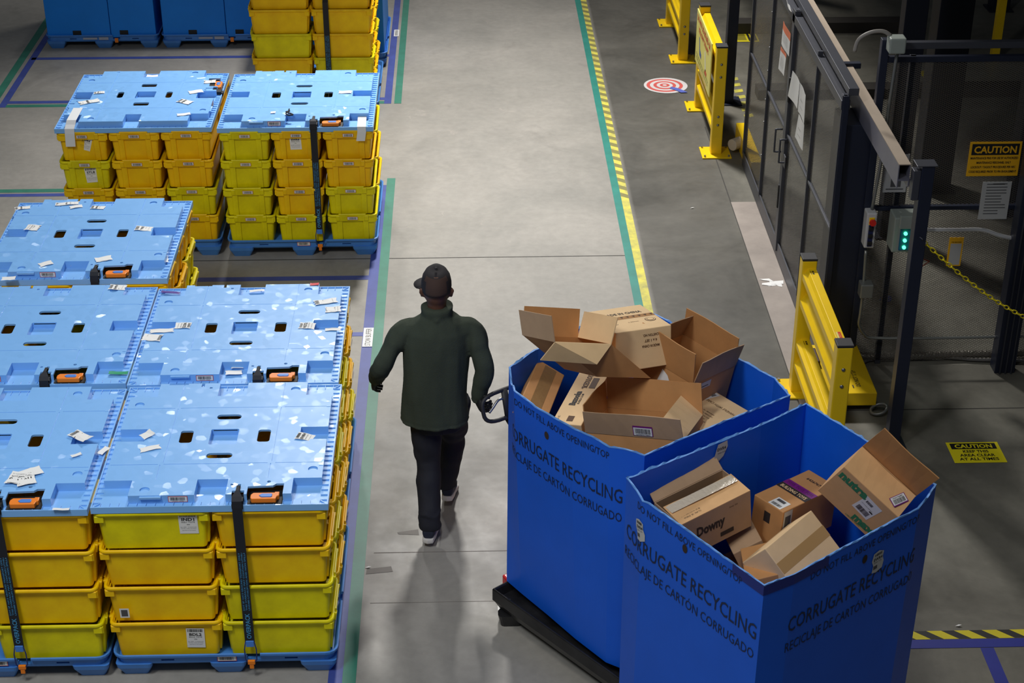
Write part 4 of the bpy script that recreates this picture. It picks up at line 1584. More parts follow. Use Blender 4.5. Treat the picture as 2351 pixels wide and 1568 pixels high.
corner = {k: t1 + R1 @ Vector(v) for k, v in dict(fl=(-Wc, -Dc, 0), fr=(Wc, -Dc, 0), br=(Wc, Dc, 0), bl=(-Wc, Dc, 0)).items()}
dn = atz(1120 + 1190 * .31476, 680 + 598 * .31476, 1.63) - corner['fr']
b = thing('cardboard_box', 'upturned brown box with four spread flaps, top left of the far bin', 'cardboard box', (0, 0, 0), 0, 'cardboard boxes in the recycling bins')
cs = [corner[k] for k in ('fl', 'fr', 'br', 'bl')]
cen = sum(cs, Vector()) / 4
bm = bmesh.new()
inn = [c.lerp(cen, .03) for c in cs]
loft(bm, [inn, [p + dn * .97 for p in inn]], False, True)
loft(bm, [cs, [p + dn for p in cs]], False, True)
for i_ in range(4):
    bm.faces.new([bm.verts.new(v) for v in (cs[i_], cs[(i_ + 1) % 4], inn[(i_ + 1) % 4], inn[i_])])
obj('box_body', bm, CARD2, b)
tips = {}
for k in 'LRB':
    if k in d1['f']:
        l_, a_ = d1['f'][k]
    else:
        l_, a_ = .15, .05
    s_, c_ = l_ * math.sin(a_), l_ * math.cos(a_)
    if k == 'L':
        q_ = [(-Wc, -Dc, 0), (-Wc, Dc, 0), (-Wc - s_, Dc, c_), (-Wc - s_, -Dc, c_)]
    elif k == 'R':
        q_ = [(Wc, -Dc, 0), (Wc, Dc, 0), (Wc + s_, Dc, c_), (Wc + s_, -Dc, c_)]
    else:
        q_ = [(-Wc, Dc, 0), (Wc, Dc, 0), (Wc, Dc + s_, c_), (-Wc, Dc + s_, c_)]
    tips[k] = [t1 + R1 @ Vector(v) for v in q_]
zf = (corner['fl'].z + corner['fr'].z) / 2 - .055
tips['F'] = [corner['fl'], corner['fr'], atz(1120 + 795 * .31476, 680 + 495 * .31476, zf - .03), atz(1120 + 383 * .31476, 680 + 465 * .31476, zf - .03)]
for k, q_ in tips.items():
    nn = (q_[1] - q_[0]).cross(q_[3] - q_[0]).normalized() * .0025
    bm = bmesh.new()
    loft(bm, [[p - nn for p in q_], [p + nn for p in q_]])
    obj('flap', bm, {'F': CARD3, 'L': CARD4, 'R': CARD3, 'B': CARD2}[k], b)
b, dm = cardbox('b2', CARD3, 'pale carton printed MADE IN CHINA at the back of the far bin', h=.22)
decal('box_lettering', [('t', 'MADE IN CHINA', 0, .07, .030, .22, 'c', 0, 1, .02), ('r', -.155, -.005, .155, .04, 1, 0)] + [('t', 'Ŧ', -.14 + i * .034, .008, .02, None, 'l', 0, 2, .02) for i in range(9)] +
      [('p', circ(.10, -.06, .03, 20), 2, 1), ('p', circ(.10, -.06, .026, 20), 3, 2), ('p', circ(.10, -.06, .02, 20), 2, 3), ('p', circ(.10, -.06, .017, 20), 3, 4), ('t', 'e-20mm', 0, -.07, .012, .06, 'c', 2, 1, 0), ('t', '↻', -.1, -.08, .02, None, 'c', 0, 1, 0)],
      face_fn(dm, 'T'), [DKINK, BTAPE2, BROWNINK, CARD3], b)
decal('box_lettering', [('t', 'MADE IN CHINA', 0, .02, .014, .1, 'c', 0, 1, .02), ('t', '6 x 1 SET', 0, -.01, .014, .07, 'c', 0, 1, .02), ('t', 'CARTON NO.', 0, -.04, .014, .09, 'c', 0, 1, .02)], face_fn(dm, 'F', .04, .04, math.pi), [BROWNINK], b)
b, dm = cardbox('b4', CARD2, 'deep dark open box at the right of the far bin with tall flaps',
                [('F', *Fd('b4', 'F')), ('B', *Fd('b4', 'B')), ('R', *Fd('b4', 'R'), CARD4), ('L', .16, -.3, CARD4)], h=.28)
decal('label_sticker', [('p', [(-.02, -.05), (.10, -.05), (.04, .03), (.0, .05)], 0, 1), ('t', 'AEROPOSTALE', .03, -.03, .007, .06, 'c', 1, 2, 0)], face_fn(dm, 'F', -.02, .075), [WHITE, BLACK], b)
decal('label_sticker', [('r', -.05, -.02, .05, .02, 0, 1), ('r', -.04, -.01, .03, -.004, 1, 2)], face_fn(dm, 'R', -.07, .10, .0), [MATS['dull_paper'], INK2], b)
b, dm = cardbox('b5', CARD2, 'narrow brown box tilted at the left of the far bin', h=.10)
decal('packing_tape', [('r', -.035, -.2, .035, .2, 0, 0)], face_fn(dm, 'T', 0, 0), [mat('dull_tape', (150, 116, 76), .3, bump=.3, bscale=30)], b)
b, dm = cardbox('b6', CARD3, 'long pale bubble gum carton lying left of centre in the far bin', h=.10)
decal('box_lettering', [('t', 'Bazooka', -.10, -.005, .034, .125, 'l', 0, 1, .05), ('t', 'BUBBLE GUM', -.085, -.025, .012, .09, 'l', 0, 1, .02), ('t', '“RCEDULO1”', .05, -.02, .030, .13, 'l', 1, 1, .03), ('t', '/225 ct.', -.245, .04, .016, .05, 'l', 0, 1, 0),
      ('r', .06, -.065, .15, -.03, 1, 1), ('r', -.235, -.04, -.19, -.005, 1, 1)], face_fn(dm, 'T', -.015, 0, math.pi / 2), [DKINK, BROWNINK], b)
b, dm = cardbox('b8', CARD3, 'flat pale carton printed handle with care at the right of the far bin', h=.12)
decal('shipping_label', [('r', -.045, -.075, .045, .075, 0, 0)] + barcode(-.035, .03, .035, .06, 1, 1, 8, 18) + [('r', .005, -.0, .03, .02, 1, 1), ('t', 'SHIP TO  RECEIVING DOCK', -.035, -.02, .006, .06, 'l', 1, 1, 0), ('t', 'CARTON 1 OF 1', -.035, -.04, .008, .06, 'l', 1, 1, 0)],
      face_fn(dm, 'T', -.115, .09, -.2), [WHITE, BLACK], b)
decal('box_lettering', [('t', 'HANDLE WITH CARE', 0, -.10, .018, .20, 'c', 0, 1, 0)] + [('t', s_, 0, .10 - i * .022, .009, w_, 'c', 0, 1, 0) for i, (s_, w_) in enumerate((('MADE IN CHINA', .08), ('SIZE 17.75 X 11.5 X 9', .12), ('ASST. TOYS', .07), ('PCS 24 IN CTN', .09), ('CUSTOMER: CHINA', .1), ('ASHLAND, VA', .08)))],
      face_fn(dm, 'T', .03, -.02, math.pi + .0), [BROWNINK], b)
b, dm = cardbox('c1', CARD4, 'open box with shiny taped flap at the left of the near bin',
                [('F', BOXD['c1']['f']['F'][0], -1.50, CARD), ('B', BOXD['c1']['f']['B'][0] + .02, BOXD['c1']['f']['B'][1])], h=.22)
fl = BOXD['c1']['f']['F'][0]
decal('packing_tape', [('r', -dm[0] / 2 + .01, -.03, dm[0] / 2 - .01, .03, 0, 0)], face_fn(dm, 'T', 0, -dm[1] / 2 + fl - .035, 0, .016), [TAPE], b)
decal('box_lettering', [('t', 'Downy', -.10, -.02, .055, .17, 'l', 0, 1, .04), ('r', .04, -.09, .12, -.065, 0, 1), ('t', 'keep dry', .10, .06, .009, .05, 'l', 1, 1, 0)], face_fn(dm, 'F', -.02, .01), [DKINK, BROWNINK], b)
decal('box_lettering', [('t', '5-4.0 CARTON PK 2X 38', 0, .01, .009, .11, 'c', 0, 1, 0), ('t', 'WORLD  BC  MAP TO', 0, -.008, .009, .1, 'c', 0, 1, 0)], face_fn(dm, 'T', -.12, -dm[1] / 2 + .03, 0, .006), [DKINK], b)
b, dm = cardbox('c2', CARD2, 'closed brown toy carton with purple and black bands in the near bin', h=.24)
decal('box_lettering', [('r', -.0975, .005, .0975, .05, 1, 0), ('r', -.0975, -.045, .0975, .004, 0, 0), ('t', 'BUILDING TOYS', 0, -.032, .024, .165, 'c', 2, 1, .02), ('t', 'TOYS  TOYS  TOYS', 0, .018, .02, .17, 'c', 3, 1, .01), ('t', '6426767', .0, .12, .018, .09, 'c', 0, 1, .02)],
      face_fn(dm, 'T'), [DKINK, PURP, CARD3, mat('purple_dark', (80, 18, 84), .6)], b)
decal('shipping_label', [('r', -.04, -.05, .04, .03, 0, 0)] + barcode(-.03, -.04, .03, -.02, 1, 1, 5, 14) + [('r', -.03, 0, .02, .02, 1, 1)], face_fn(dm, 'T', .03, -.145), [WHITE, INK2], b)
decal('label_sticker', [('r', -.03, -.06, .03, .06, 0, 0), ('r', -.02, -.03, .02, .03, 1, 1)], face_fn(dm, 'R', -.16, .055), [MATS['dull_paper'], INK2], b)
decal('box_lettering', [('r', -.02, -.03, .02, .03, 0, 0)], face_fn(dm, 'F', .0, .04), [DKINK], b)
b, dm = cardbox('c3', CARD, 'large brown box with green lettering and raised flap, right of the near bin',
                [('B', *Fd('c3', 'B'), CARD2), ('F', dm[1] * .0 + BOXD['c3']['s'][1] - .01, -1.55)], h=.30)
decal('box_lettering', [('t', 'nutra', -.160, .070, .062, .17, 'l', 0, 1, .05), ('r', -.168, .066, -.01, .0685, 0, 1), ('t', 'max', .03, -.12, .062, .13, 'l', 0, 1, .05), ('t', 'LABORATORIES', .0, -.135, .013, .09, 'l', 0, 1, 0)], face_fn(dm, 'F', 0, .0), [GREENINK], b)
decal('shipping_label', [('r', -.05, -.075, .05, .075, 0, 0)] + barcode(-.035, -.06, .035, -.02, 1, 1, 5, 20) + barcode(-.03, .03, .01, .05, 1, 1, 6, 12) + [('r', .02, -.01, .04, 0, 1, 1), ('t', 'SHIP TO DOCK 4 EDISON NJ', -.04, .004, .006, .07, 'l', 1, 1, 0)],
      face_fn(dm, 'F', .045, .03, -.1), [WHITE, BLACK], b)
decal('barcode_label', [('r', -.045, -.024, .045, .024, 2, 0), ('r', -.041, -.019, .041, .021, 0, 1)] + barcode(-.034, -.015, .034, .008, 1, 2, 8, 20) + [('t', 'STDXYT3E4BPS', 0, .011, .006, .06, 'c', 1, 2, .02)],
      face_fn(dm, 'T', .12, -.01, 1.2, .010), [WHITE, BLACK, PURP], b)
b, dm = cardbox('c4', CARD3, 'plain tan box with a brown tape seam at the front of the near bin', h=.20)
decal('packing_tape', [('r', -.03, -dm[1] / 2, .03, dm[1] / 2, 0, 0)], face_fn(dm, 'T', 0, 0), [mat('tan_tape', (190, 150, 96), .2)], b)
decal('box_lettering', [('t', 'FRAGILE 12345', 0, -.01, .02, .14, 'c', 0, 1, 0)], face_fn(dm, 'R', 0, 0), [BROWNINK], b)
b, dm = cardbox('c5', CARD4, 'small brown box corner showing under the shiny taped box', h=.15)
b, dm = cardbox('c6', CARD2, 'brown box with a small yellow label at the front corner of the near bin', h=.15)
decal('label_sticker', [('r', -.032, -.016, .032, .016, 0, 0), ('t', 'EWR4', 0, -.006, .012, .045, 'c', 1, 1, .02)], face_fn(dm, 'T', 0, .035, math.pi), [SIGNY, BLACK], b)
decal('box_lettering', [('t', 'DO NOT', 0, -.015, .03, .11, 'c', 0, 1, 0)], face_fn(dm, 'T', .02, -.03, math.pi), [BROWNINK], b)


def filler(x, y, z, wx, wy, h, rz, m_, label):
    r = thing('cardboard_box', label, 'cardboard box', (x, y, z), rz, 'cardboard boxes low in the recycling bins')
    bm = bmesh.new()
    box(bm, -wx / 2, wx / 2, -wy / 2, wy / 2, 0, h)
    obj('box_body', bm, m_, r, bevel=.005)
    bm = bmesh.new()
    box(bm, -wx / 2, wx / 2, -.025, .025, h, h + .001)
    obj('packing_tape', bm, BTAPE2, r)


filler(.93, 7.74, .225, .78, .66, .98, .6, CARD2, 'large brown box low in the far bin under the others')
filler(1.48, 6.70, .225, .86, .62, .80, .6, CARD2, 'large brown box low in the near bin under the others')

# ================================================================ GUARD BARRIERS


def barrier(x, y0, y1, label, upper=(.66, .98), lower=(.18, .44), board=False):
    r = thing('guard_rail', label, 'guard rail', (x, y0, 0), 0, 'yellow steel guard rails by the fence')
    L_ = y1 - y0
    for yy in (0, L_):
        bm = bmesh.new()
        box(bm, 0, .10, yy - (0 if yy == 0 else .10), yy + (.10 if yy == 0 else 0), .012, 1.035)
        p = obj('post', bm, YEL, r, bevel=.008)
        bm = bmesh.new()
        ya = -.0 if yy == 0 else L_ - .10
        box(bm, -.002, .102, ya - .002, ya + .102, 1.033, 1.050)
        obj('post_cap', bm, CAP_B, p, bevel=.004)
        bm = bmesh.new()
        box(bm, -.085, .185, ya - .085, ya + .185, 0, .014)
        q = obj('base_plate', bm, YEL, r, bevel=.004)
        for bx in (-.06, .16):
            for by in (-.06, .16):
                bm = bmesh.new()
                tube(bm, [(bx, ya + by, .012), (bx, ya + by, .03)], .010, 6)
                obj('anchor_bolt', bm, STEEL, q)
        for z in (.30, .38, .76, .88) if yy == 0 else ():
            bm = bmesh.new()
            M = Matrix.Translation((.05, ya - .001, z)) @ Matrix.Rotation(math.pi / 2, 4, 'X')
            bmesh.ops.create_uvsphere(bm, u_segments=12, v_segments=6, radius=.013, matrix=M @ Matrix.Diagonal((1, 1, .6, 1)))
            obj('bolt', bm, STEEL, p, smooth=True)
    for z0, z1 in (upper, lower):
        H_ = z1 - z0
        prof = [(.055, 0), (.03, .0), (.015, .08), (-.005, .12), (-.005, .26), (.02, .34), (.035, .42), (.035, .58), (.02, .66), (-.005, .74), (-.005, .88), (.015, .93), (.03, 1.0), (.085, 1.0), (.085, .985), (.04, .98), (.045, .5), (.045, .02), (.055, .02)]
        bm = bmesh.new()
        loft(bm, [[(px_ + .01, yy, z0 + H_ * pz) for px_, pz in prof] for yy in (.09, L_ - .09)])
        rl = obj('rail', bm, YEL, r, bevel=.004)
        if not board:
            decal('maker_print', [('t', 'IIIOMI', 0, .012, .012, .05, 'l', 0, 1, .04), ('t', '▮▮▮▮▮▮▮', 0, 0, .006, .05, 'l', 0, 1, 0)],
                  lambda u, v, h, z1=z1: Vector((.045 + .0 + v, L_ - .14 - u, z1 + .0012 + h)), [BLACK], rl)
    return r


g1 = barrier(2.247, 9.005, 10.30, 'yellow guard rail beside the recycling bins with black post caps')
g2 = barrier(2.243, 14.49, 15.77, 'yellow guard rail holding the large yellow warning board', board=True)
g3 = barrier(2.235, 17.04, 18.33, 'yellow guard rail farthest away at the top of the photo')
# small red/yellow sticker on near rail
decal('warning_sticker', [('r', 0, 0, .09, .03, 0, 0), ('r', 0, .012, .09, .03, 1, 1), ('t', 'CAUTION', .02, .016, .008, .05, 'l', 0, 2, 0)],
      lambda u, v, h: Vector((.05 + v, .30 - u, .9815 + h)), [mat('sticker_cream', (226, 214, 120), .5), RED], g1)
# warning board on g2
bd = thing('warning_board', 'yellow warning board with red heading hung on the guard rail', 'sign', (2.225, 14.60, 0))
bm = bmesh.new()
box(bm, -.012, 0, .02, 1.05, .52, 1.03)
obj('board', bm, mat('board_cream', (232, 222, 120), .45), bd, bevel=.003)
fb = lambda u, v, h: Vector((-.0128 - h, 1.04 - u, .53 + v))
decal('board_lettering', [('t', 'DO NOT RE-USE RED OR', .5, .41, .055, .92, 'c', 0, 1, .03), ('t', 'YELLOW STRAPS', .5, .33, .05, .7, 'c', 0, 1, .03),
                          ('p', [(.22, .30), (.26, .30), (.30, .20), (.40, .18), (.40, .13), (.28, .14)], 1, 1), ('p', [(.62, .30), (.66, .30), (.74, .14), (.70, .12)], 2, 1), ('p', [(.66, .10), (.80, .10), (.80, .14), (.70, .15)], 0, 1)] +
      [('t', s_, .5, .085 - i * .035, .022, .85, 'c', 3, 1, .01) for i, s_ in enumerate(('Only use straps that are clean and free', 'of damage. Place worn ones in the bin.'))] + [('t', 'REPORT DAMAGED STRAPS', .5, .005, .02, .6, 'c', 0, 1, 0)],
      fb, [mat('sign_red', (206, 84, 40), .5), mat('sign_blue', (60, 90, 170), .5), WHITE, mat('sign_olive', (96, 96, 40), .6)], bd)
# toe box with the ring
tb = thing('floor_guard', 'yellow floor guard box marked do not step with a steel ring', 'floor guard', (0, 0, 0))
bm = bmesh.new()
box(bm, 2.40, 2.785, 9.93, 10.62, .055, .155)
obj('cover', bm, YEL, tb, bevel=.006)
bm = bmesh.new()
box(bm, 2.40, 2.58, 9.98, 10.55, .0, .055)
obj('base', bm, CAP_B, tb)
decal('guard_lettering', [('t', 'DO NOT STEP', 0, 0, .032, .22, 'l', 0, 1, .0), ('r', -.02, .05, .02, .058, 0, 1)], plane_fn((2.69, 10.02, .156), (0, 1, 0), (-1, 0, 0), Vector((0, 0, 1))), [BLACK], tb)
bm = bmesh.new()
c0 = Vector((2.80, 9.90, .045))
tube(bm, [c0 + Vector((.055 * math.cos(a_ * math.pi / 12), .055 * math.sin(a_ * math.pi / 12) * .8, .02 * math.sin(a_ * math.pi / 12 + 1))) for a_ in range(25)], .011, 8)
obj('steel_ring', bm, CONDUIT, tb, smooth=True)
bm = bmesh.new()
box(bm, 2.36, 2.46, 10.30, 10.50, .0, .20)
tag(obj('sensor_block', bm, mat('sensor_brown', (84, 60, 44), .6), bevel=.01), 'small brown and orange device on the floor behind the near guard rail', 'sensor')
bm = bmesh.new()
box(bm, 2.52, 2.62, 13.9, 14.85, 0, .18)
tag(obj('floor_guard', bm, YEL, bevel=.008), 'low yellow guard partly behind the left end of the fence', 'floor guard')
bm = bmesh.new()
tube(bm, [(2.44, 14.52, .09), (2.54, 14.60, .09)], .055, 16)
tag(obj('tape_roll', bm, mat('roll_cream', (196, 186, 170), .6), bevel=.005), 'cream coloured roll lying by the left end of the fence', 'roll')

# ================================================================ FENCE


def mesh_material(name, rgb, sx, sy, thr, axis):
    m = bpy.data.materials.new(name)
    m.use_nodes = True
    nt = m.node_tree
    N, L = nt.nodes, nt.links
    b_ = N['Principled BSDF']
    b_.inputs['Base Color'].default_value = (*lin(rgb), 1)
    b_.inputs['Roughness'].default_value = .45
    b_.inputs['Metallic'].default_value = .3
    tc = N.new('ShaderNodeTexCoord')
    sp = N.new('ShaderNodeSeparateXYZ')
    L.new(tc.outputs['Object'], sp.inputs[0])

    def op(o_, a, b__=None, v=None):
        x = N.new('ShaderNodeMath')
        x.operation = o_
        L.new(a, x.inputs[0]) if not isinstance(a, float) else None
        if b__ is not None:
            L.new(b__, x.inputs[1])
        if v is not None:
            x.inputs[1].default_value = v
        return x.outputs[0]
    U = op('MULTIPLY', sp.outputs[axis], v=math.pi / sx)
    Vv = op('MULTIPLY', sp.outputs['Z'], v=math.pi / sy)
    a = op('ABSOLUTE', op('SINE', op('ADD', U, Vv)))
    c = op('ABSOLUTE', op('SINE', op('SUBTRACT', U, Vv)))
    mn = op('MINIMUM', a, c)
    al = op('LESS_THAN', mn, v=thr)
    L.new(al, b_.inputs['Alpha'])
    return m


MESHL = mesh_material('dense_wire_mesh', (92, 90, 88), .022, .011, .62, 'Y')
MESHB = mesh_material('expanded_metal_mesh', (104, 98, 90), .030, .014, .36, 'X')
fe = thing('mesh_fence', 'charcoal mesh fence with double doors along the pale floor strip', 'fence', (0, 0, 0))
FXX = 2.5
HF = 2.07
Ya, Yb = 10.58, 14.25


def ybox(name, x0, x1, y0, y1, z0, z1, m_, parent, bev=.003):
    bm = bmesh.new()
    box(bm, x0, x1, y0, y1, z0, z1)
    return obj(name, bm, m_, parent, bevel=bev)


ybox('kick_plate', FXX - .002, FXX + .01, Ya, Yb, 0.01, .14, FENCE, fe)
cuts = [Yb, 13.31, 12.36, 11.46, Ya]
for y1, y0 in zip(cuts, cuts[1:]):
    bm = bmesh.new()
    vs = [bm.verts.new(p) for p in ((FXX + .015, y0, .13), (FXX + .015, y1, .13), (FXX + .015, y1, HF - .04), (FXX + .015, y0, HF - .04))]
    bm.faces.new(vs)
    pn = obj('mesh_panel', bm, MESHL, fe)
    ybox('rail', FXX, FXX + .025, y0 + .01, y1 - .01, 1.062, 1.085, FENCE, fe, .002)
for y in cuts:
    ybox('post', FXX - .006, FXX + .03, y - .012, y + .012, .12, HF, FENCE if y > Ya else NAVY, fe, .002)
ybox('door_stile', FXX - .012, FXX + .035, 12.35, 12.44, .06, HF, FENCE, fe)
ybox('top_rail', FXX - .012, FXX + .05, Ya - .01, Yb, HF - .10, HF - .035, FENCE, fe)
ybox('top_rail', FXX + .03, FXX + .10, Ya - .01, 14.3, HF - .0, HF + .05, FENCE, fe)
for yy in (12.52, 12.30):
    bm = bmesh.new()
    tube(bm, smoothpath([(FXX, yy, .86), (FXX - .05, yy, .86), (FXX - .055, yy, .88), (FXX - .055, yy, 1.03), (FXX - .05, yy, 1.05), (FXX, yy, 1.05)], 3), .008, 8)
    obj('handle', bm, FENCE, fe, smooth=True)
ybox('latch_plate', FXX - .014, FXX - .005, 12.26, 12.33, .82, .92, FENCE, fe)
ybox('hinge', FXX - .02, FXX - .005, 12.40, 12.43, .42, .62, BLACK, fe)
ybox('hinge', FXX - .02, FXX - .005, 12.32, 12.35, 1.35, 1.55, BLACK, fe)
for z in (.5, .8, 1.0, 1.25, 1.45, 1.75):
    bm = bmesh.new()
    bmesh.ops.create_uvsphere(bm, u_segments=8, v_segments=5, radius=.007, matrix=Matrix.Translation((FXX - .008, 13.31, z)))
    obj('rivet', bm, STEEL, fe)
# sheets on the fence
sheets = [([(1800, 48), (1815, 78), (1811, 130), (1795, 100)], None, 'white safety notice with orange band, upper of two on the fence door', 'band'),
          ([(1795, 106), (1806, 126), (1800, 175), (1789, 157)], None, 'narrow white notice with orange band under the first on the fence door', 'band'),
          ([(1822, 162), (1838, 190), (1832, 250), (1811, 220)], None, 'curled blank white sheet taped to the fence door', None),
          ([(1838, 190), (1852, 219), (1848, 285), (1833, 255)], None, 'white sheet with few words right of the curled one on the fence', 'txt'),
          ([(1834, 262), (1848, 286), (1844, 346), (1825, 314)], None, 'white sheet with four words, lowest on the fence', 'txt'),
          ([(1806, 0), (1813, 12), (1818, 28), (1808, 14)], None, 'small pale card at the very top of the fence', None)]
for i, (q, _, lb, kd) in enumerate(sheets):
    P = [atx(x, y, FXX - .02) for x, y in q]
    bm = bmesh.new()
    n_ = 6
    g = [[None] * (n_ + 1) for _ in range(n_ + 1)]
    for a in range(n_ + 1):
        for b2 in range(n_ + 1):
            u, v = a / n_, b2 / n_
            p = (P[0].lerp(P[1], u)).lerp(P[3].lerp(P[2], u), v)
            p.x -= .004 * math.sin(u * 5 + i) + .003
            g[a][b2] = bm.verts.new(p)
    for a in range(n_):
        for b2 in range(n_):
            bm.faces.new((g[a][b2], g[a + 1][b2], g[a + 1][b2 + 1], g[a][b2 + 1])).material_index = 1 if (kd == 'band' and b2 < 1 + (i == 0)) else 0
    o = obj('paper_sheet', bm, [mat('sheet_paper', (206, 206, 204), .6), mat('orange_band', (206, 110, 74), .6)])
    md = o.modifiers.new('s', 'SOLIDIFY')
    md.thickness = .0008
    tag(o, lb, 'paper sheet', 'notices on the mesh fence')
    if kd:
        e1, e2 = (P[1] - P[0]), (P[3] - P[0])
        def fs(u, v, h, P=P):
            p = (P[0].lerp(P[1], u)).lerp(P[3].lerp(P[2], u), 1 - v)
            p.x -= .0085 + h
            return p
        if kd == 'txt':
            its = [('t', 'Door 1', .5, .55, .06, .3, 'c', 0, 1, .02), ('t', 'keep shut', .5, .3, .05, .35, 'c', 0, 1, .0)]
        else:
            its = [('t', 'LOCKOUT TAGOUT', .5, .6 - .07 * k, .03, .7, 'c', 0, 1, 0) for k in range(6)]
        decal('sheet_lettering', its, fs, [INK2], o)

# overhead door track
bt = thing('door_track', 'long grey square beam running out to the near dark post', 'beam', (0, 0, 0))
BEAM = mat('dusty_beam', (112, 112, 126), .4, .2, vary=.12, vscale=3)
BEAMT = mat('dust_top', (172, 156, 138), .8, vary=.1)  # paler top face: light falling on the beam put into its colour


def beam(y0, y1, dz=0.0, dx=0.0):
    bm = bmesh.new()
    x0, x1, z0, z1 = 2.648 + dx, 2.722 + dx, 1.845 + dz, 1.995 + dz
    box(bm, x0, x0 + .006, y0, y1, z0, z1)
    box(bm, x1 - .006, x1, y0, y1, z0, z1)
    box(bm, x0 + .006, x1 - .006, y0, y1, z0 + .045, z0 + .055)
    o = obj('beam_side', bm, BEAM, bt)
    bm = bmesh.new()
    box(bm, x0, x1, y0, y1, z1, z1 + .006)
    obj('beam_top', bm, BEAMT, bt)


beam(9.575, 11.36)
beam(11.38, 22.0)
ybox('bracket', 2.60, 2.78, 11.33, 11.38, 1.98, 2.02, NAVY, bt)
ybox('splice_plate', 2.638, 2.650, 11.30, 11.36, 1.80, 2.0, BEAM, bt)
# near dark post
np_ = thing('steel_post', 'tall dark navy steel post with the beam resting on it, nearest', 'post', (0, 0, 0))
ybox('post_shaft', 2.765, 2.845, 9.47, 9.56, .012, 2.03, NAVY, np_, .004)
ybox('post_cap', 2.73, 2.86, 9.46, 9.57, 2.03, 2.036, FENCE, np_)
ybox('base_plate', 2.72, 2.89, 9.42, 9.61, 0, .012, NAVY, np_)
ybox('bracket', 2.72, 2.765, 9.48, 9.55, 1.80, 1.995, FENCE, np_)
# fence corner column (dark)
cc = thing('dark_column', 'dark steel column at the near end of the mesh fence', 'column', (0, 0, 0))
ybox('column_shaft', 2.535, 2.735, 10.62, 10.95, 0, 1.84, NAVY, cc, .004)
ybox('column_face', 2.50, 2.54, 10.56, 10.62, 0, 2.07, NAVY, cc, .003)
dp = thing('steel_post', 'dark steel post on a base plate behind the warning board', 'post', (0, 0, 0))
ybox('post_shaft', 2.54, 2.64, 15.80, 15.92, .012, 3.4, NAVY, dp, .004)
ybox('base_plate', 2.50, 2.72, 15.74, 15.98, 0, .012, NAVY, dp)

# back mesh partition
mp_ = thing('mesh_partition', 'expanded metal partition running right behind the near post', 'partition', (0, 0, 0))
YP = 10.6
XP0, XP1 = 2.76, 6.2
for z0, z1 in ((.03, 1.215), (1.255, 2.31)):
    bm = bmesh.new()
    bm.faces.new([bm.verts.new(p) for p in ((XP0, YP, z0), (XP1, YP, z0), (XP1, YP, z1), (XP0, YP, z1))])
    obj('mesh_panel', bm, MESHB, mp_)
ybox('top_rail', 2.79, XP1, YP - .02, YP + .03, 2.385, 2.43, FENCE, mp_)
ybox('rail', XP0, XP1, YP - .01, YP + .03, 2.29, 2.33, NAVY, mp_)
ybox('rail', XP0, XP1, YP - .01, YP + .03, 1.22, 1.25, NAVY, mp_)
ybox('post', 2.72, 2.77, YP - .02, YP + .04, 0, 2.45, NAVY, mp_)
ybox('post', 2.925, 2.965, YP + .0, YP + .04, 0, 2.33, FENCE, mp_)
ybox('post', 5.2, 5.26, YP - .02, YP + .04, 0, 2.45, NAVY, mp_)
# navy post front right
rp = thing('steel_post', 'navy ribbed steel post in front of the mesh at the right frame edge', 'post', (0, 0, 0))
ybox('post_shaft', 3.755, 3.90, 10.44, 10.56, .0, 1.75, NAVY, rp, .004)
for dx in (.03, .07, .11):
    ybox('rib', 3.755 + dx, 3.762 + dx, 10.42, 10.44, .0, 1.75, FENCE, rp, .001)
ybox('bracket', 3.84, 3.93, 10.38, 10.44, .86, .96, CONDUIT, rp)


def pipe(name, pts, r_, m_, label, cat='conduit', sub=5):
    bm = bmesh.new()
    tube(bm, smoothpath(pts, sub), r_, 8)
    return tag(obj(name, bm, m_, smooth=True), label, cat)


q = lambda x, y, Y=10.54: tuple(aty(x, y, Y))
pipe('metal_conduit', [q(2060, 120), q(2040, 250), q(2030, 330), q(2002, 480)], .012, CONDUIT, 'straight conduit from the grey box down to the red button station')
pipe('metal_conduit', [q(1988, 575), q(1982, 660), q(1975, 720), q(1972, 745), q(1985, 768), q(2010, 776), q(2150, 776), q(2351, 772), q(2450, 770)], .011, CONDUIT, 'conduit curving down from the button station and along the partition foot')
pipe('metal_conduit', [q(2120, 528), q(2200, 528), q(2255, 528), q(2300, 542), q(2351, 550), q(2450, 556)], .016, mat('bright_conduit', (215, 215, 215), .3, .4), 'bright conduit running right from the grey control panel')
pipe('flexible_hose', [q(1962, 118), q(1972, 90), q(2000, 74), q(2028, 72), q(2045, 82)], .013, mat('hose_grey', (150, 145, 138), .5), 'grey hose arching into the junction box', 'hose')
pipe('foil_hose', [tuple(atz(x, y, .04)) for x, y in ((1965, 812), (1990, 818), (2100, 817), (2200, 813), (2300, 812), (2400, 808))], .028, mat('foil', (120, 116, 108), .35, .6, bump=.8, bscale=60), 'thick crinkled foil hose lying along the partition foot', 'hose')
pipe('black_cable', [tuple(atz(x, y, .02)) for x, y in ((1975, 840), (1995, 826), (2060, 823), (2160, 820), (2250, 826), (2400, 828))], .014, mat('cable_grey', (92, 90, 88), .4), 'grey cable lying in front of the foil hose', 'cable')

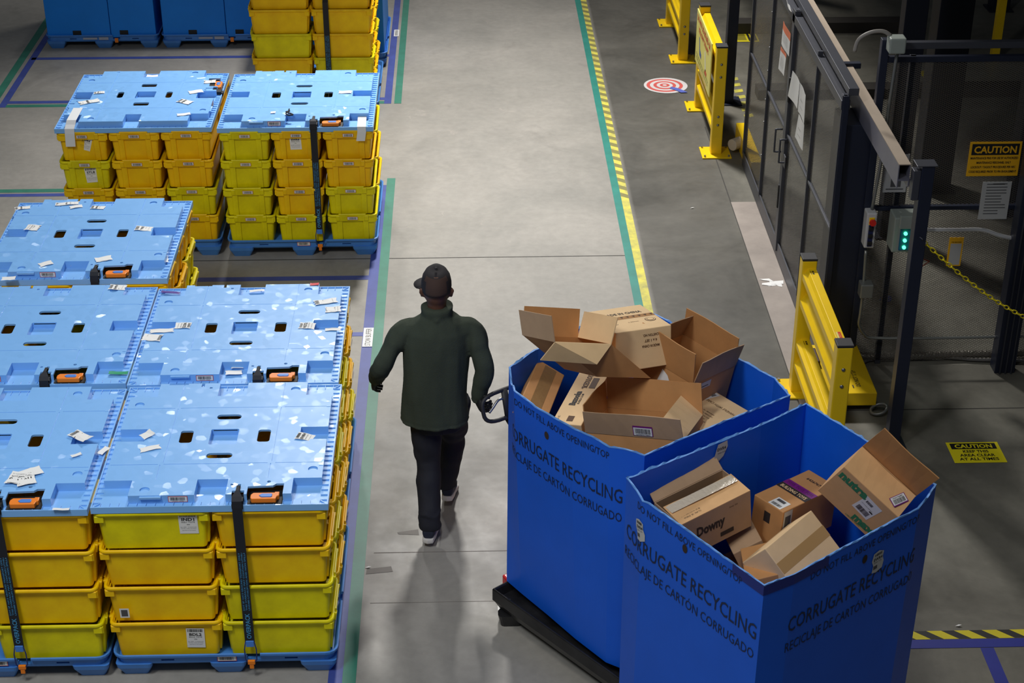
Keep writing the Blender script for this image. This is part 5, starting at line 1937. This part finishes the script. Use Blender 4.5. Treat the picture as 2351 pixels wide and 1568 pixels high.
# electrics
jb = thing('junction_box', 'pale green grey junction box on top of the partition', 'junction box', (0, 0, 0))
a0, a1 = aty(2036, 118, 10.52), aty(2078, 82, 10.52)
ybox('box_cover', a0.x, a1.x, 10.46, 10.56, a0.z, a1.z, mat('enclosure_grey', (150, 158, 150), .45), jb, .01)
es = thing('button_station', 'white button station with red emergency stop knob', 'button station', (0, 0, 0))
a0, a1 = aty(1983, 570, 10.48), aty(2015, 490, 10.48)
ybox('box_cover', a0.x, a1.x, 10.48, 10.58, a0.z, a1.z, mat('station_white', (196, 196, 196), .4), es, .008)
ybox('button_panel', a0.x + .018, a1.x - .018, 10.474, 10.482, a0.z + .015, a1.z - .075, mat('panel_navy', (28, 36, 78), .4), es, .002)
ybox('yellow_plate', a0.x + .016, a1.x - .016, 10.473, 10.48, a1.z - .085, a1.z - .03, YEL, es, .002)
for k in range(3):
    ybox('button', (a0.x + a1.x) / 2 - .016, (a0.x + a1.x) / 2 + .016, 10.462, 10.476, a0.z + .03 + k * .055, a0.z + .055 + k * .055, BLACK, es, .003)
bm = bmesh.new()
cx_, cz_ = (a0.x + a1.x) / 2, a1.z - .055
tube(bm, [(cx_, 10.475, cz_), (cx_, 10.45, cz_)], .014, 14)
tube(bm, [(cx_, 10.45, cz_), (cx_, 10.435, cz_)], [.024, .022], 16)
obj('stop_knob', bm, RED, es)
cp = thing('control_panel', 'grey green control panel with lit green buttons behind the near post', 'control panel', (0, 0, 0))
a0, a1 = aty(2046, 580, 10.40), aty(2126, 500, 10.40)
ENC = MATS['enclosure_grey']
ybox('enclosure', a0.x, a1.x, 10.40, 10.56, a0.z, a1.z, ENC, cp, .008)
ybox('button_plate', a0.x + .045, a0.x + .17, 10.392, 10.402, a0.z + .02, a0.z + .185, mat('panel_blue', (20, 86, 130), .4), cp, .002)
ybox('hood', a0.x + .03, a0.x + .14, 10.37, 10.40, a0.z + .19, a0.z + .285, ENC, cp, .004)
GL = mat('green_lamp', (90, 240, 150), .3, emit=(60, 240, 140), estr=6)
for ix in range(2):
    for iz in range(3):
        bm = bmesh.new()
        c = Vector((a0.x + .08 + ix * .06, 10.392, a0.z + .045 + iz * .052))
        tube(bm, [c, c - Vector((0, .012, 0))], .012, 14)
        obj('lit_button', bm, GL, cp)
bx = thing('outlet_box', 'small grey outlet box on the conduit below the button station', 'outlet box', (0, 0, 0))
a0, a1 = aty(1972, 682, 10.5), aty(2005, 650, 10.5)
ybox('box_cover', a0.x, a1.x, 10.47, 10.56, a0.z, a1.z, CONDUIT, bx, .008)

# signs on the partition


def psign(name, x0, z0, x1, z1, Y, items, mats_, label, cat='sign', th=.004):
    r = thing(name, label, cat, (x0, Y, z0))
    bm = bmesh.new()
    box(bm, 0, x1 - x0, 0, th, 0, z1 - z0)
    obj('plate', bm, mats_[0], r)
    decal('lettering', items, lambda u, v, h: Vector((u, -.0012 - h, v)), mats_, r)
    return r


psign('caution_sign', 3.397, 1.473, 3.750, 1.723, 10.588, [('r', .015, .155, .338, .236, 1, 0), ('t', 'CAUTION', .1765, .170, .05, .29, 'c', 0, 1, .03)] +
      [('t', s_, .1765, .125 - i * .033, .016, w_, 'c', 1, 1, .02) for i, (s_, w_) in enumerate((('MAINTENANCE PINS FOR USE BY AUTHORIZED', .325), ('MAINTENANCE PERSONNEL ONLY', .235), ('LOCKOUT / TAGOUT PROCEDURES PER NEC', .305), ('CODE REQUIRED PRIOR TO PIN ENGAGEMENT', .325)))],
      [SIGNO, BLACK], 'amber caution sign about maintenance pins on the mesh')
PAPG = mat('grey_sheet', (178, 178, 176), .5)
lines = [('r', .03, .26 - i * .022, .03 + random.uniform(.09, .15), .266 - i * .022, 1, 0) for i in range(11)]
psign('paper_sheet', 3.52, 1.15, 3.72, 1.43, 10.585, lines + [('r', .07, .262, .17, .268, 1, 0)], [PAPG, INK2], 'printed white sheet hanging below the amber caution sign', 'paper sheet')
psign('paper_sheet', 2.835, 1.36, 2.995, 1.64, 10.588, [('r', .05, .04, .12, .13, 1, 0), ('r', .02, .24, .13, .25, 1, 0), ('r', .02, .02, .14, .028, 1, 0)], [PAPG, INK2], 'white sheet on the mesh behind the grey beam end', 'paper sheet')
psign('notice_card', 3.345, .79, 3.445, 1.01, 10.588, [('r', .012, .01, .09, .175, 1, 0), ('t', 'THIS MACHINE', .05, .182, .008, .07, 'c', 2, 1, .02)], [SIGNO, PAPG, BLACK], 'yellow edged notice card hanging low on the mesh', 'notice')
bm = bmesh.new()
pz = aty(2127, 603, 10.57)
for a, b_ in (((-.03, -.03), (.02, .01)), ((.02, .01), (-.03, .03)), ((-.03, .03), (-.03, -.03))):
    tube(bm, [pz + Vector((a[0], 0, a[1])), pz + Vector((b_[0], 0, b_[1]))], .004, 5)
tag(obj('warning_triangle', bm, mat('rust_red', (130, 56, 36), .6)), 'rust red triangle mark on the mesh below the control panel', 'mark')
bm = bmesh.new()
pz = atz(2033, 688, .02)
bmesh.ops.create_icosphere(bm, subdivisions=2, radius=.035, matrix=Matrix.Translation((pz.x, pz.y, .03)) @ Matrix.Diagonal((1.3, .8, .7, 1)))
for v in bm.verts:
    v.co += Vector((random.uniform(-1, 1), random.uniform(-1, 1), random.uniform(-1, 1))) * .008
tag(obj('blue_rag', bm, mat('rag_blue', (60, 84, 170), .8)), 'small crumpled blue scrap on the floor behind the mesh', 'rag')

# chain
bm = bmesh.new()
c0, c1 = Vector((2.83, 9.49, 1.52)), Vector((4.3, 9.7, .62))
n = 48
prev = None
pts = []
for i in range(n + 1):
    t = i / n
    p = c0.lerp(c1, t)
    p.z -= .16 * math.sin(math.pi * t) ** 1.0 * (1 - .2 * t)
    pts.append(p)
for i in range(n):
    a, b_ = pts[i], pts[i + 1]
    d = (b_ - a).normalized()
    mid = (a + b_) / 2
    s_ = Vector((0, 1, 0)) if i % 2 else d.cross(Vector((0, 1, 0))).normalized()
    hl = (b_ - a).length * .62
    ring = [mid + d * hl * math.cos(k * math.pi / 6) + s_ * .0115 * math.sin(k * math.pi / 6) for k in range(13)]
    tube(bm, ring, .0036, 6)
tag(obj('plastic_chain', bm, mat('chain_yellow', (236, 216, 30), .4), smooth=True), 'yellow plastic link chain hooked on the near navy post', 'chain')
bm = bmesh.new()
tube(bm, [(2.80, 9.465, 1.56), (2.815, 9.455, 1.55), (2.83, 9.48, 1.525)], .004, 6)
tag(obj('chain_hook', bm, STEEL), 'small steel hook holding the yellow chain', 'hook')

# dark columns of the machine area behind
DARK = mat('black_blue_steel', (24, 28, 42), .5, .2)
for i, (x0, x1, y0, y1, lb) in enumerate(((3.42, 3.60, 12.7, 12.85, 'slim dark column left of the middle one behind the mesh'), (3.95, 4.24, 13.6, 13.85, 'wide dark column in the middle behind the mesh'), (4.62, 4.84, 13.1, 13.3, 'dark column at the right behind the amber sign'),
                                          (3.75, 3.85, 19.2, 19.4, 'far dark column stub at the top right'), (6.0, 6.2, 18.6, 18.8, 'far dark column at the top right corner'))):
    c = thing('dark_column', lb, 'column', (0, 0, 0))
    ybox('column_shaft', x0, x1, y0, y1, 0, 4.2 if i < 3 else 1.2, DARK, c, .005)
    ybox('base_plate', x0 - .04, x1 + .04, y0 - .04, y1 + .04, 0, .015, DARK, c)
bm = bmesh.new()
box(bm, 2.9, 9.0, 15.9, 16.1, 0, .10)
tag(obj('machine_skid', bm, mat('dark_skid', (54, 50, 46), .6)), 'low dark steel skid on the floor behind the beam', 'skid')
bm = bmesh.new()
box(bm, 2.9, 5.0, 17.9, 18.1, 0, .12)
tag(obj('machine_skid', bm, MATS['dark_skid']), 'low dark steel skid farthest away at the top right', 'skid')
bm = bmesh.new()
box(bm, 5.55, 5.63, 17.0, 17.08, 0, 1.5)
tag(obj('bollard', bm, YEL), 'yellow upright seen through the mesh at the top right', 'bollard')
# unseen slab added above the caged area to block lamp light
tag(nbox('ceiling', 2.2, 12, 3.0, 24, 4.6, 4.75, DARK), kind='structure')

# ================================================================ PERSON
JACK = mat('dark_green_fleece', (64, 71, 61), 0.95, vary=.15, vscale=5, bump=.25, bscale=160, spec=.15)
TROU = mat('black_trousers', (40, 41, 48), 0.8, vary=.15, vscale=5, bump=.12, bscale=60, spec=.2)
SKIN = mat('dark_skin', (92, 58, 42), .55, vary=.06)
GLOVE = mat('black_glove', (20, 21, 22), .7)
CAPM = mat('cap_black', (30, 26, 30), .8)
CAPB = mat('cap_brown_mesh', (62, 44, 38), .85)
SHOE = mat('navy_shoe', (26, 32, 50), .7)
SOLE = mat('shoe_sole', (206, 202, 196), .6)


def blob(name, builder, m_, parent, voxel=.009, smooth_it=6, disp=0.0, dscale=(8, 8, 3), seed=0):
    bm = bmesh.new()
    builder(bm)
    bmesh.ops.recalc_face_normals(bm, faces=bm.faces)
    me = bpy.data.meshes.new(name)
    bm.to_mesh(me)
    bm.free()
    o = bpy.data.objects.new(name, me)
    COL.objects.link(o)
    md = o.modifiers.new('r', 'REMESH')
    md.mode = 'VOXEL'
    md.voxel_size = voxel
    ms = o.modifiers.new('s', 'SMOOTH')
    ms.factor = .6
    ms.iterations = smooth_it
    apply_mods(o)
    me = o.data
    if disp:
        me.calc_loop_triangles()
        N_ = [v.normal.copy() for v in me.vertices]
        for v, nn in zip(me.vertices, N_):
            c = v.co
            f = noise.noise((c.x * dscale[0] + seed, c.y * dscale[1], c.z * dscale[2])) + .5 * noise.noise((c.x * dscale[0] * 2.1, c.y * dscale[1] * 2.1 + seed, c.z * dscale[2] * 1.7))
            v.co = c + nn * disp * f
    me.materials.clear()
    me.materials.append(m_)
    for p in me.polygons:
        p.use_smooth = True
    if parent:
        o.parent = parent
    return o


def rings(bm, rs, n=28):
    """stack of ellipses (x, y, z, rx, ry)"""
    loft(bm, [[(x + rx * math.cos(2 * math.pi * k / n), y + ry * math.sin(2 * math.pi * k / n), z) for k in range(n)] for x, y, z, rx, ry in rs])


def hand(bm, wrist, palm_dir, palm_n, curl, thumb_side, s=1.0):
    """palm and five separate fingers; palm_dir wrist->knuckles, palm_n = out of the palm (fingers curl to it)"""
    d = Vector(palm_dir).normalized()
    n = Vector(palm_n)
    n = (n - d * n.dot(d)).normalized()
    sd_ = d.cross(n) * thumb_side
    w_ = Vector(wrist)
    tube(bm, [w_ - d * .02, w_ + d * .02, w_ + d * .055 * s, w_ + d * .088 * s], [(.026 * s, .019 * s), (.034 * s, .018 * s), (.041 * s, .017 * s), (.038 * s, .014 * s)], 12, ref=tuple(sd_))
    for i, (off, L_) in enumerate(((.030, .070), (.011, .078), (-.009, .073), (-.028, .058))):
        p = w_ + d * .082 * s + sd_ * off * s
        pts = [p - d * .02]
        a = .15
        q = p
        dirs = d
        for k, fr in enumerate((.45, .32, .25)):
            a += curl * (.9 if k == 0 else 1.05) * (1 + .06 * i)
            dirs = d * math.cos(a) + n * math.sin(a)
            q = q + dirs * L_ * fr * s
            pts.append(q)
        tube(bm, smoothpath(pts, 3), .0088 * s, 8)
    t0 = w_ + d * .025 * s + sd_ * .028 * s
    t1 = t0 + (sd_ * .6 + d * .6 + n * .35).normalized() * .036 * s
    t2 = t1 + (d * .75 + n * (.5 + curl * .3) + sd_ * .05).normalized() * .032 * s
    t3 = t2 + (d * .6 + n * (.8 + curl * .4) - sd_ * .25).normalized() * .024 * s
    tube(bm, smoothpath([t0 - d * .01, t1, t2, t3], 3), [.012 * s] * 4 + [.0105 * s] * 6, 8)


PN = Vector((-.19, 8.70, 0))
HRX, HRY, HRZ = HC - sd * .165, None, None     # left end of the handle loop
GR = HC - sd * .160
shL, shR = Vector((-.375, 8.70, 1.375)), Vector((.000, 8.70, 1.375))
elL, elR = Vector((-.520, 8.64, 1.155)), Vector((.088, 8.63, 1.13))
wrL = Vector((-.575, 8.83, .965))
wrR = Vector((.040, 8.66, .905))
kL, kR = Vector((-.262, 8.70, .47)), Vector((-.115, 8.93, .50))
hL, hR = Vector((-.265, 8.72, .86)), Vector((-.115, 8.74, .86))
aL, aR = Vector((-.258, 8.525, .105)), Vector((-.155, 8.93, .115))


def body_b(bm):
    # torso, neck, head, arms, legs in one skin
    rings(bm, [(-.19, 8.70, .80, .15, .11), (-.19, 8.69, .95, .155, .11), (-.19, 8.69, 1.1, .15, .105), (-.19, 8.70, 1.28, .17, .11), (-.19, 8.70, 1.40, .13, .08), (-.19, 8.705, 1.46, .06, .06)])
    rings(bm, [(-.19, 8.705, 1.42, .058, .060), (-.19, 8.71, 1.50, .054, .058), (-.189, 8.715, 1.545, .056, .062), (-.189, 8.722, 1.575, .068, .082), (-.189, 8.727, 1.61, .074, .092), (-.189, 8.727, 1.65, .076, .095), (-.189, 8.725, 1.69, .068, .085), (-.189, 8.722, 1.72, .045, .055), (-.189, 8.722, 1.73, .01, .01)])
    for s in (-1, 1):                          # ears
        c = Vector((-.189 + s * .079, 8.712, 1.607))
        tube(bm, [c + Vector((0, -.004, -.030)), c + Vector((s * .006, -.010, -.012)), c + Vector((s * .010, -.012, .008)), c + Vector((s * .008, -.008, .024)), c + Vector((0, .002, .032))], [(.006, .010), (.007, .014), (.007, .017), (.007, .015), (.005, .008)], 8)
    # nose, brow, chin on the far side
    tube(bm, [(-.192, 8.80, 1.66), (-.193, 8.822, 1.635), (-.194, 8.842, 1.612), (-.193, 8.825, 1.60)], [.010, .012, .016, .012], 8)
    tube(bm, [(-.235, 8.795, 1.665), (-.192, 8.815, 1.668), (-.148, 8.795, 1.665)], .012, 8)
    tube(bm, [(-.218, 8.80, 1.575), (-.192, 8.816, 1.572), (-.168, 8.80, 1.575)], .010, 8)
    tube(bm, [(-.192, 8.78, 1.545), (-.192, 8.80, 1.54)], .024, 10)
    for a, b_, c in ((shL, elL, wrL), (shR, elR, wrR)):
        tube(bm, smoothpath([a, b_, c], 5), [.030] * 4 + [.032] * 3 + [.030] * 2 + [.025] * 2, 12)
    for a, b_, c in ((hL, kL, aL), (hR, kR, aR)):
        tube(bm, smoothpath([a, b_, c], 5), [.078] * 3 + [.062] * 2 + [.052] * 3 + [.042] * 3, 12)


person = blob('person', body_b, SKIN, None, .008, 4)
tag(person, 'man in dark cap and green fleece walking away, right hand on the jack handle', 'person')

bm = bmesh.new()
jd = (GR - wrR).normalized()
hand(bm, wrR, GR - wrR + Vector((0, 0, -.005)), (.55, .25, 0), .75, 1, 1.0)
o = obj('glove', bm, GLOVE, person, smooth=True)
o['label'] = 'black work glove gripping the handle'
bm = bmesh.new()
hand(bm, wrL + Vector((-.004, .012, -.012)), (-.1, .6, -.75), (.8, .1, -.2), .42, -1, 1.0)
o = obj('glove', bm, GLOVE, person, smooth=True)
o['label'] = 'black work glove of the free hand'


def jacket_b(bm):
    rings(bm, [(-.213, 8.685, .762, .200, .135), (-.213, 8.685, .80, .204, .140), (-.212, 8.688, .95, .196, .135), (-.205, 8.69, 1.08, .194, .130), (-.197, 8.695, 1.20, .200, .128), (-.19, 8.70, 1.30, .203, .125), (-.188, 8.70, 1.37, .195, .115), (-.188, 8.702, 1.42, .165, .098), (-.188, 8.704, 1.455, .115, .085), (-.188, 8.705, 1.475, .085, .080)])
    for a, b_, c, s in ((shL, elL, wrL, -1), (shR, elR, wrR, 1)):
        a2 = a + Vector((s * -.05, 0, .005))
        cc_ = c.lerp(b_, .02)
        tube(bm, smoothpath([a2, a + Vector((s * .018, 0, -.02)), a.lerp(b_, .5) + Vector((s * .010, -.004, 0)), b_, b_.lerp(cc_, .5), cc_], 4),
             [.064] * 4 + [.066] * 4 + [.060] * 4 + [.057] * 4 + [.052] * 3 + [.044] * 2, 16)
    # stand-up collar
    rings(bm, [(-.188, 8.706, 1.45, .088, .082), (-.188, 8.708, 1.475, .094, .086), (-.188, 8.710, 1.505, .098, .088), (-.188, 8.712, 1.520, .095, .086), (-.188, 8.714, 1.526, .080, .075)])
    tube(bm, [(-.275, 8.72, 1.478), (-.255, 8.67, 1.470), (-.19, 8.622, 1.466), (-.12, 8.67, 1.470), (-.10, 8.72, 1.482)], .013, 8)
    # hem band
    tube(bm, [(-.213 + .197 * math.cos(i * math.pi / 12), 8.685 + .133 * math.sin(i * math.pi / 12), .772) for i in range(25)], .012, 6)


jk = blob('fleece_jacket', jacket_b, JACK, person, .008, 4, .010, (11, 11, 2.6), 2)


def trou_b(bm):
    rings(bm, [(-.20, 8.70, .70, .145, .11), (-.20, 8.70, .80, .165, .125), (-.20, 8.70, .92, .165, .125)])
    tube(bm, smoothpath([hL + Vector((-.018, 0, .0)), kL.lerp(hL, .5) + Vector((-.012, 0, 0)), kL, kL.lerp(aL, .5) + Vector((0, -.012, 0)), aL + Vector((0, 0, .06)), aL + Vector((.002, -.004, .0))], 3),
         [.098] * 3 + [.090] * 3 + [.076] * 3 + [.070] * 3 + [.066] * 2 + [.072] * 2, 16)
    tube(bm, smoothpath([hR + Vector((.015, 0, 0)), kR.lerp(hR, .5) + Vector((.008, 0, 0)), kR, kR.lerp(aR, .5), aR + Vector((0, 0, .05)), aR + Vector((0, 0, .01))], 3),
         [.098] * 3 + [.088] * 3 + [.074] * 3 + [.066] * 3 + [.062] * 2 + [.066] * 2, 16)
    for z in (.20, .165):                     # stacked folds at the near ankle
        tube(bm, [(aL.x + .060 * math.cos(i * math.pi / 8), aL.y + .012 + .062 * math.sin(i * math.pi / 8), z + .012 * math.sin(i * 1.3)) for i in range(17)], .015, 6)


blob('trousers', trou_b, TROU, person, .008, 3, .010, (7, 7, 9), 5)


def shoe(ankle, heading, pitch, nm):
    """sole on local z=0, heel at local y=-.09, toe at +.18"""
    M = Matrix.Translation((ankle.x, ankle.y, 0)) @ Matrix.Rotation(heading, 4, 'Z')
    def up_(bm):
        rs = []
        for y, w_, h_ in ((-.085, .030, .055), (-.07, .038, .085), (-.02, .040, .095), (.04, .042, .075), (.10, .047, .055), (.15, .042, .042), (.185, .024, .03)):
            rs.append((y, w_, h_))
        loft(bm, [[(w_ * math.cos(2 * math.pi * k / 16), y, .022 + h_ * .5 + h_ * .5 * math.sin(2 * math.pi * k / 16)) for k in range(16)] for y, w_, h_ in rs])
        tube(bm, [(0, -.02, .07), (0, -.015, .13)], [.046, .046], 14)
    bm = bmesh.new()
    pts = [(-.032, -.09), (0, -.102), (.032, -.09), (.040, -.02), (.042, .05), (.052, .11), (.040, .17), (.0, .20), (-.036, .17), (-.048, .11), (-.040, .05), (-.038, -.02)]
    loft(bm, [[(x, y, .0) for x, y in pts], [(x * 1.06, y * 1.02, .014) for x, y in pts], [(x * 1.03, y * 1.01, .032) for x, y in pts]])
    R = M @ Matrix.Translation((0, .17, 0)) @ Matrix.Rotation(pitch, 4, 'X') @ Matrix.Translation((0, -.17, 0))
    bm.transform(R)
    so = bm
    o1 = blob('shoe', up_, SHOE, None, .007, 3)
    o1.data.transform(R)
    o1.parent = person
    obj('sole', so, SOLE, o1, bevel=.006)


shoe(Vector((-.262, 8.525, 0)), -.12, -.12, 'near')
shoe(Vector((-.150, 8.935, 0)), -.10, -.22, 'far')

# cap
bm = bmesh.new()
n = 24
hc = Vector((-.189, 8.724, 1.655))
rowsC = []
for j, (z, rx, ry) in enumerate(((1.612, .083, .101), (1.64, .0875, .105), (1.67, .087, .104), (1.70, .080, .096), (1.725, .064, .078), (1.742, .038, .048), (1.748, .010, .012))):
    rowsC.append([(hc.x + rx * math.cos(2 * math.pi * k / n), hc.y + ry * math.sin(2 * math.pi * k / n) + .004 * j, z + .010 * math.sin(2 * math.pi * k / n) + .006 * max(0, -math.sin(2 * math.pi * k / n)) * (j == 0) * 2) for k in range(n)])
loft(bm, rowsC)
for f in bm.faces:
    c = f.calc_center_median()
    if c.y < hc.y - .02 and c.z < 1.715 and abs(c.x - hc.x) < .065:
        f.material_index = 1
cp_ = obj('cap', bm, [CAPM, CAPB], person, smooth=True)
bm = bmesh.new()
br = []
for k in range(13):
    a = math.radians(72 + 110 * k / 12)
    inn = Vector((hc.x + .084 * math.cos(a), hc.y + .102 * math.sin(a), 1.632))
    e = math.sin((k / 12) * math.pi) ** .6
    out = Vector((hc.x + (.084 + .080 * e) * math.cos(a), hc.y + (.102 + .075 * e) * math.sin(a), 1.618))
    br.append([inn, inn + Vector((0, 0, .004)), out + Vector((0, 0, .003)), out])
loft(bm, br)
obj('cap_brim', bm, CAPM, person, smooth=True)
bm = bmesh.new()
tube(bm, [(hc.x, hc.y, 1.75), (hc.x, hc.y, 1.758)], [.008, .005], 10)
obj('cap_button', bm, CAPM, cp_)


hall_walls()
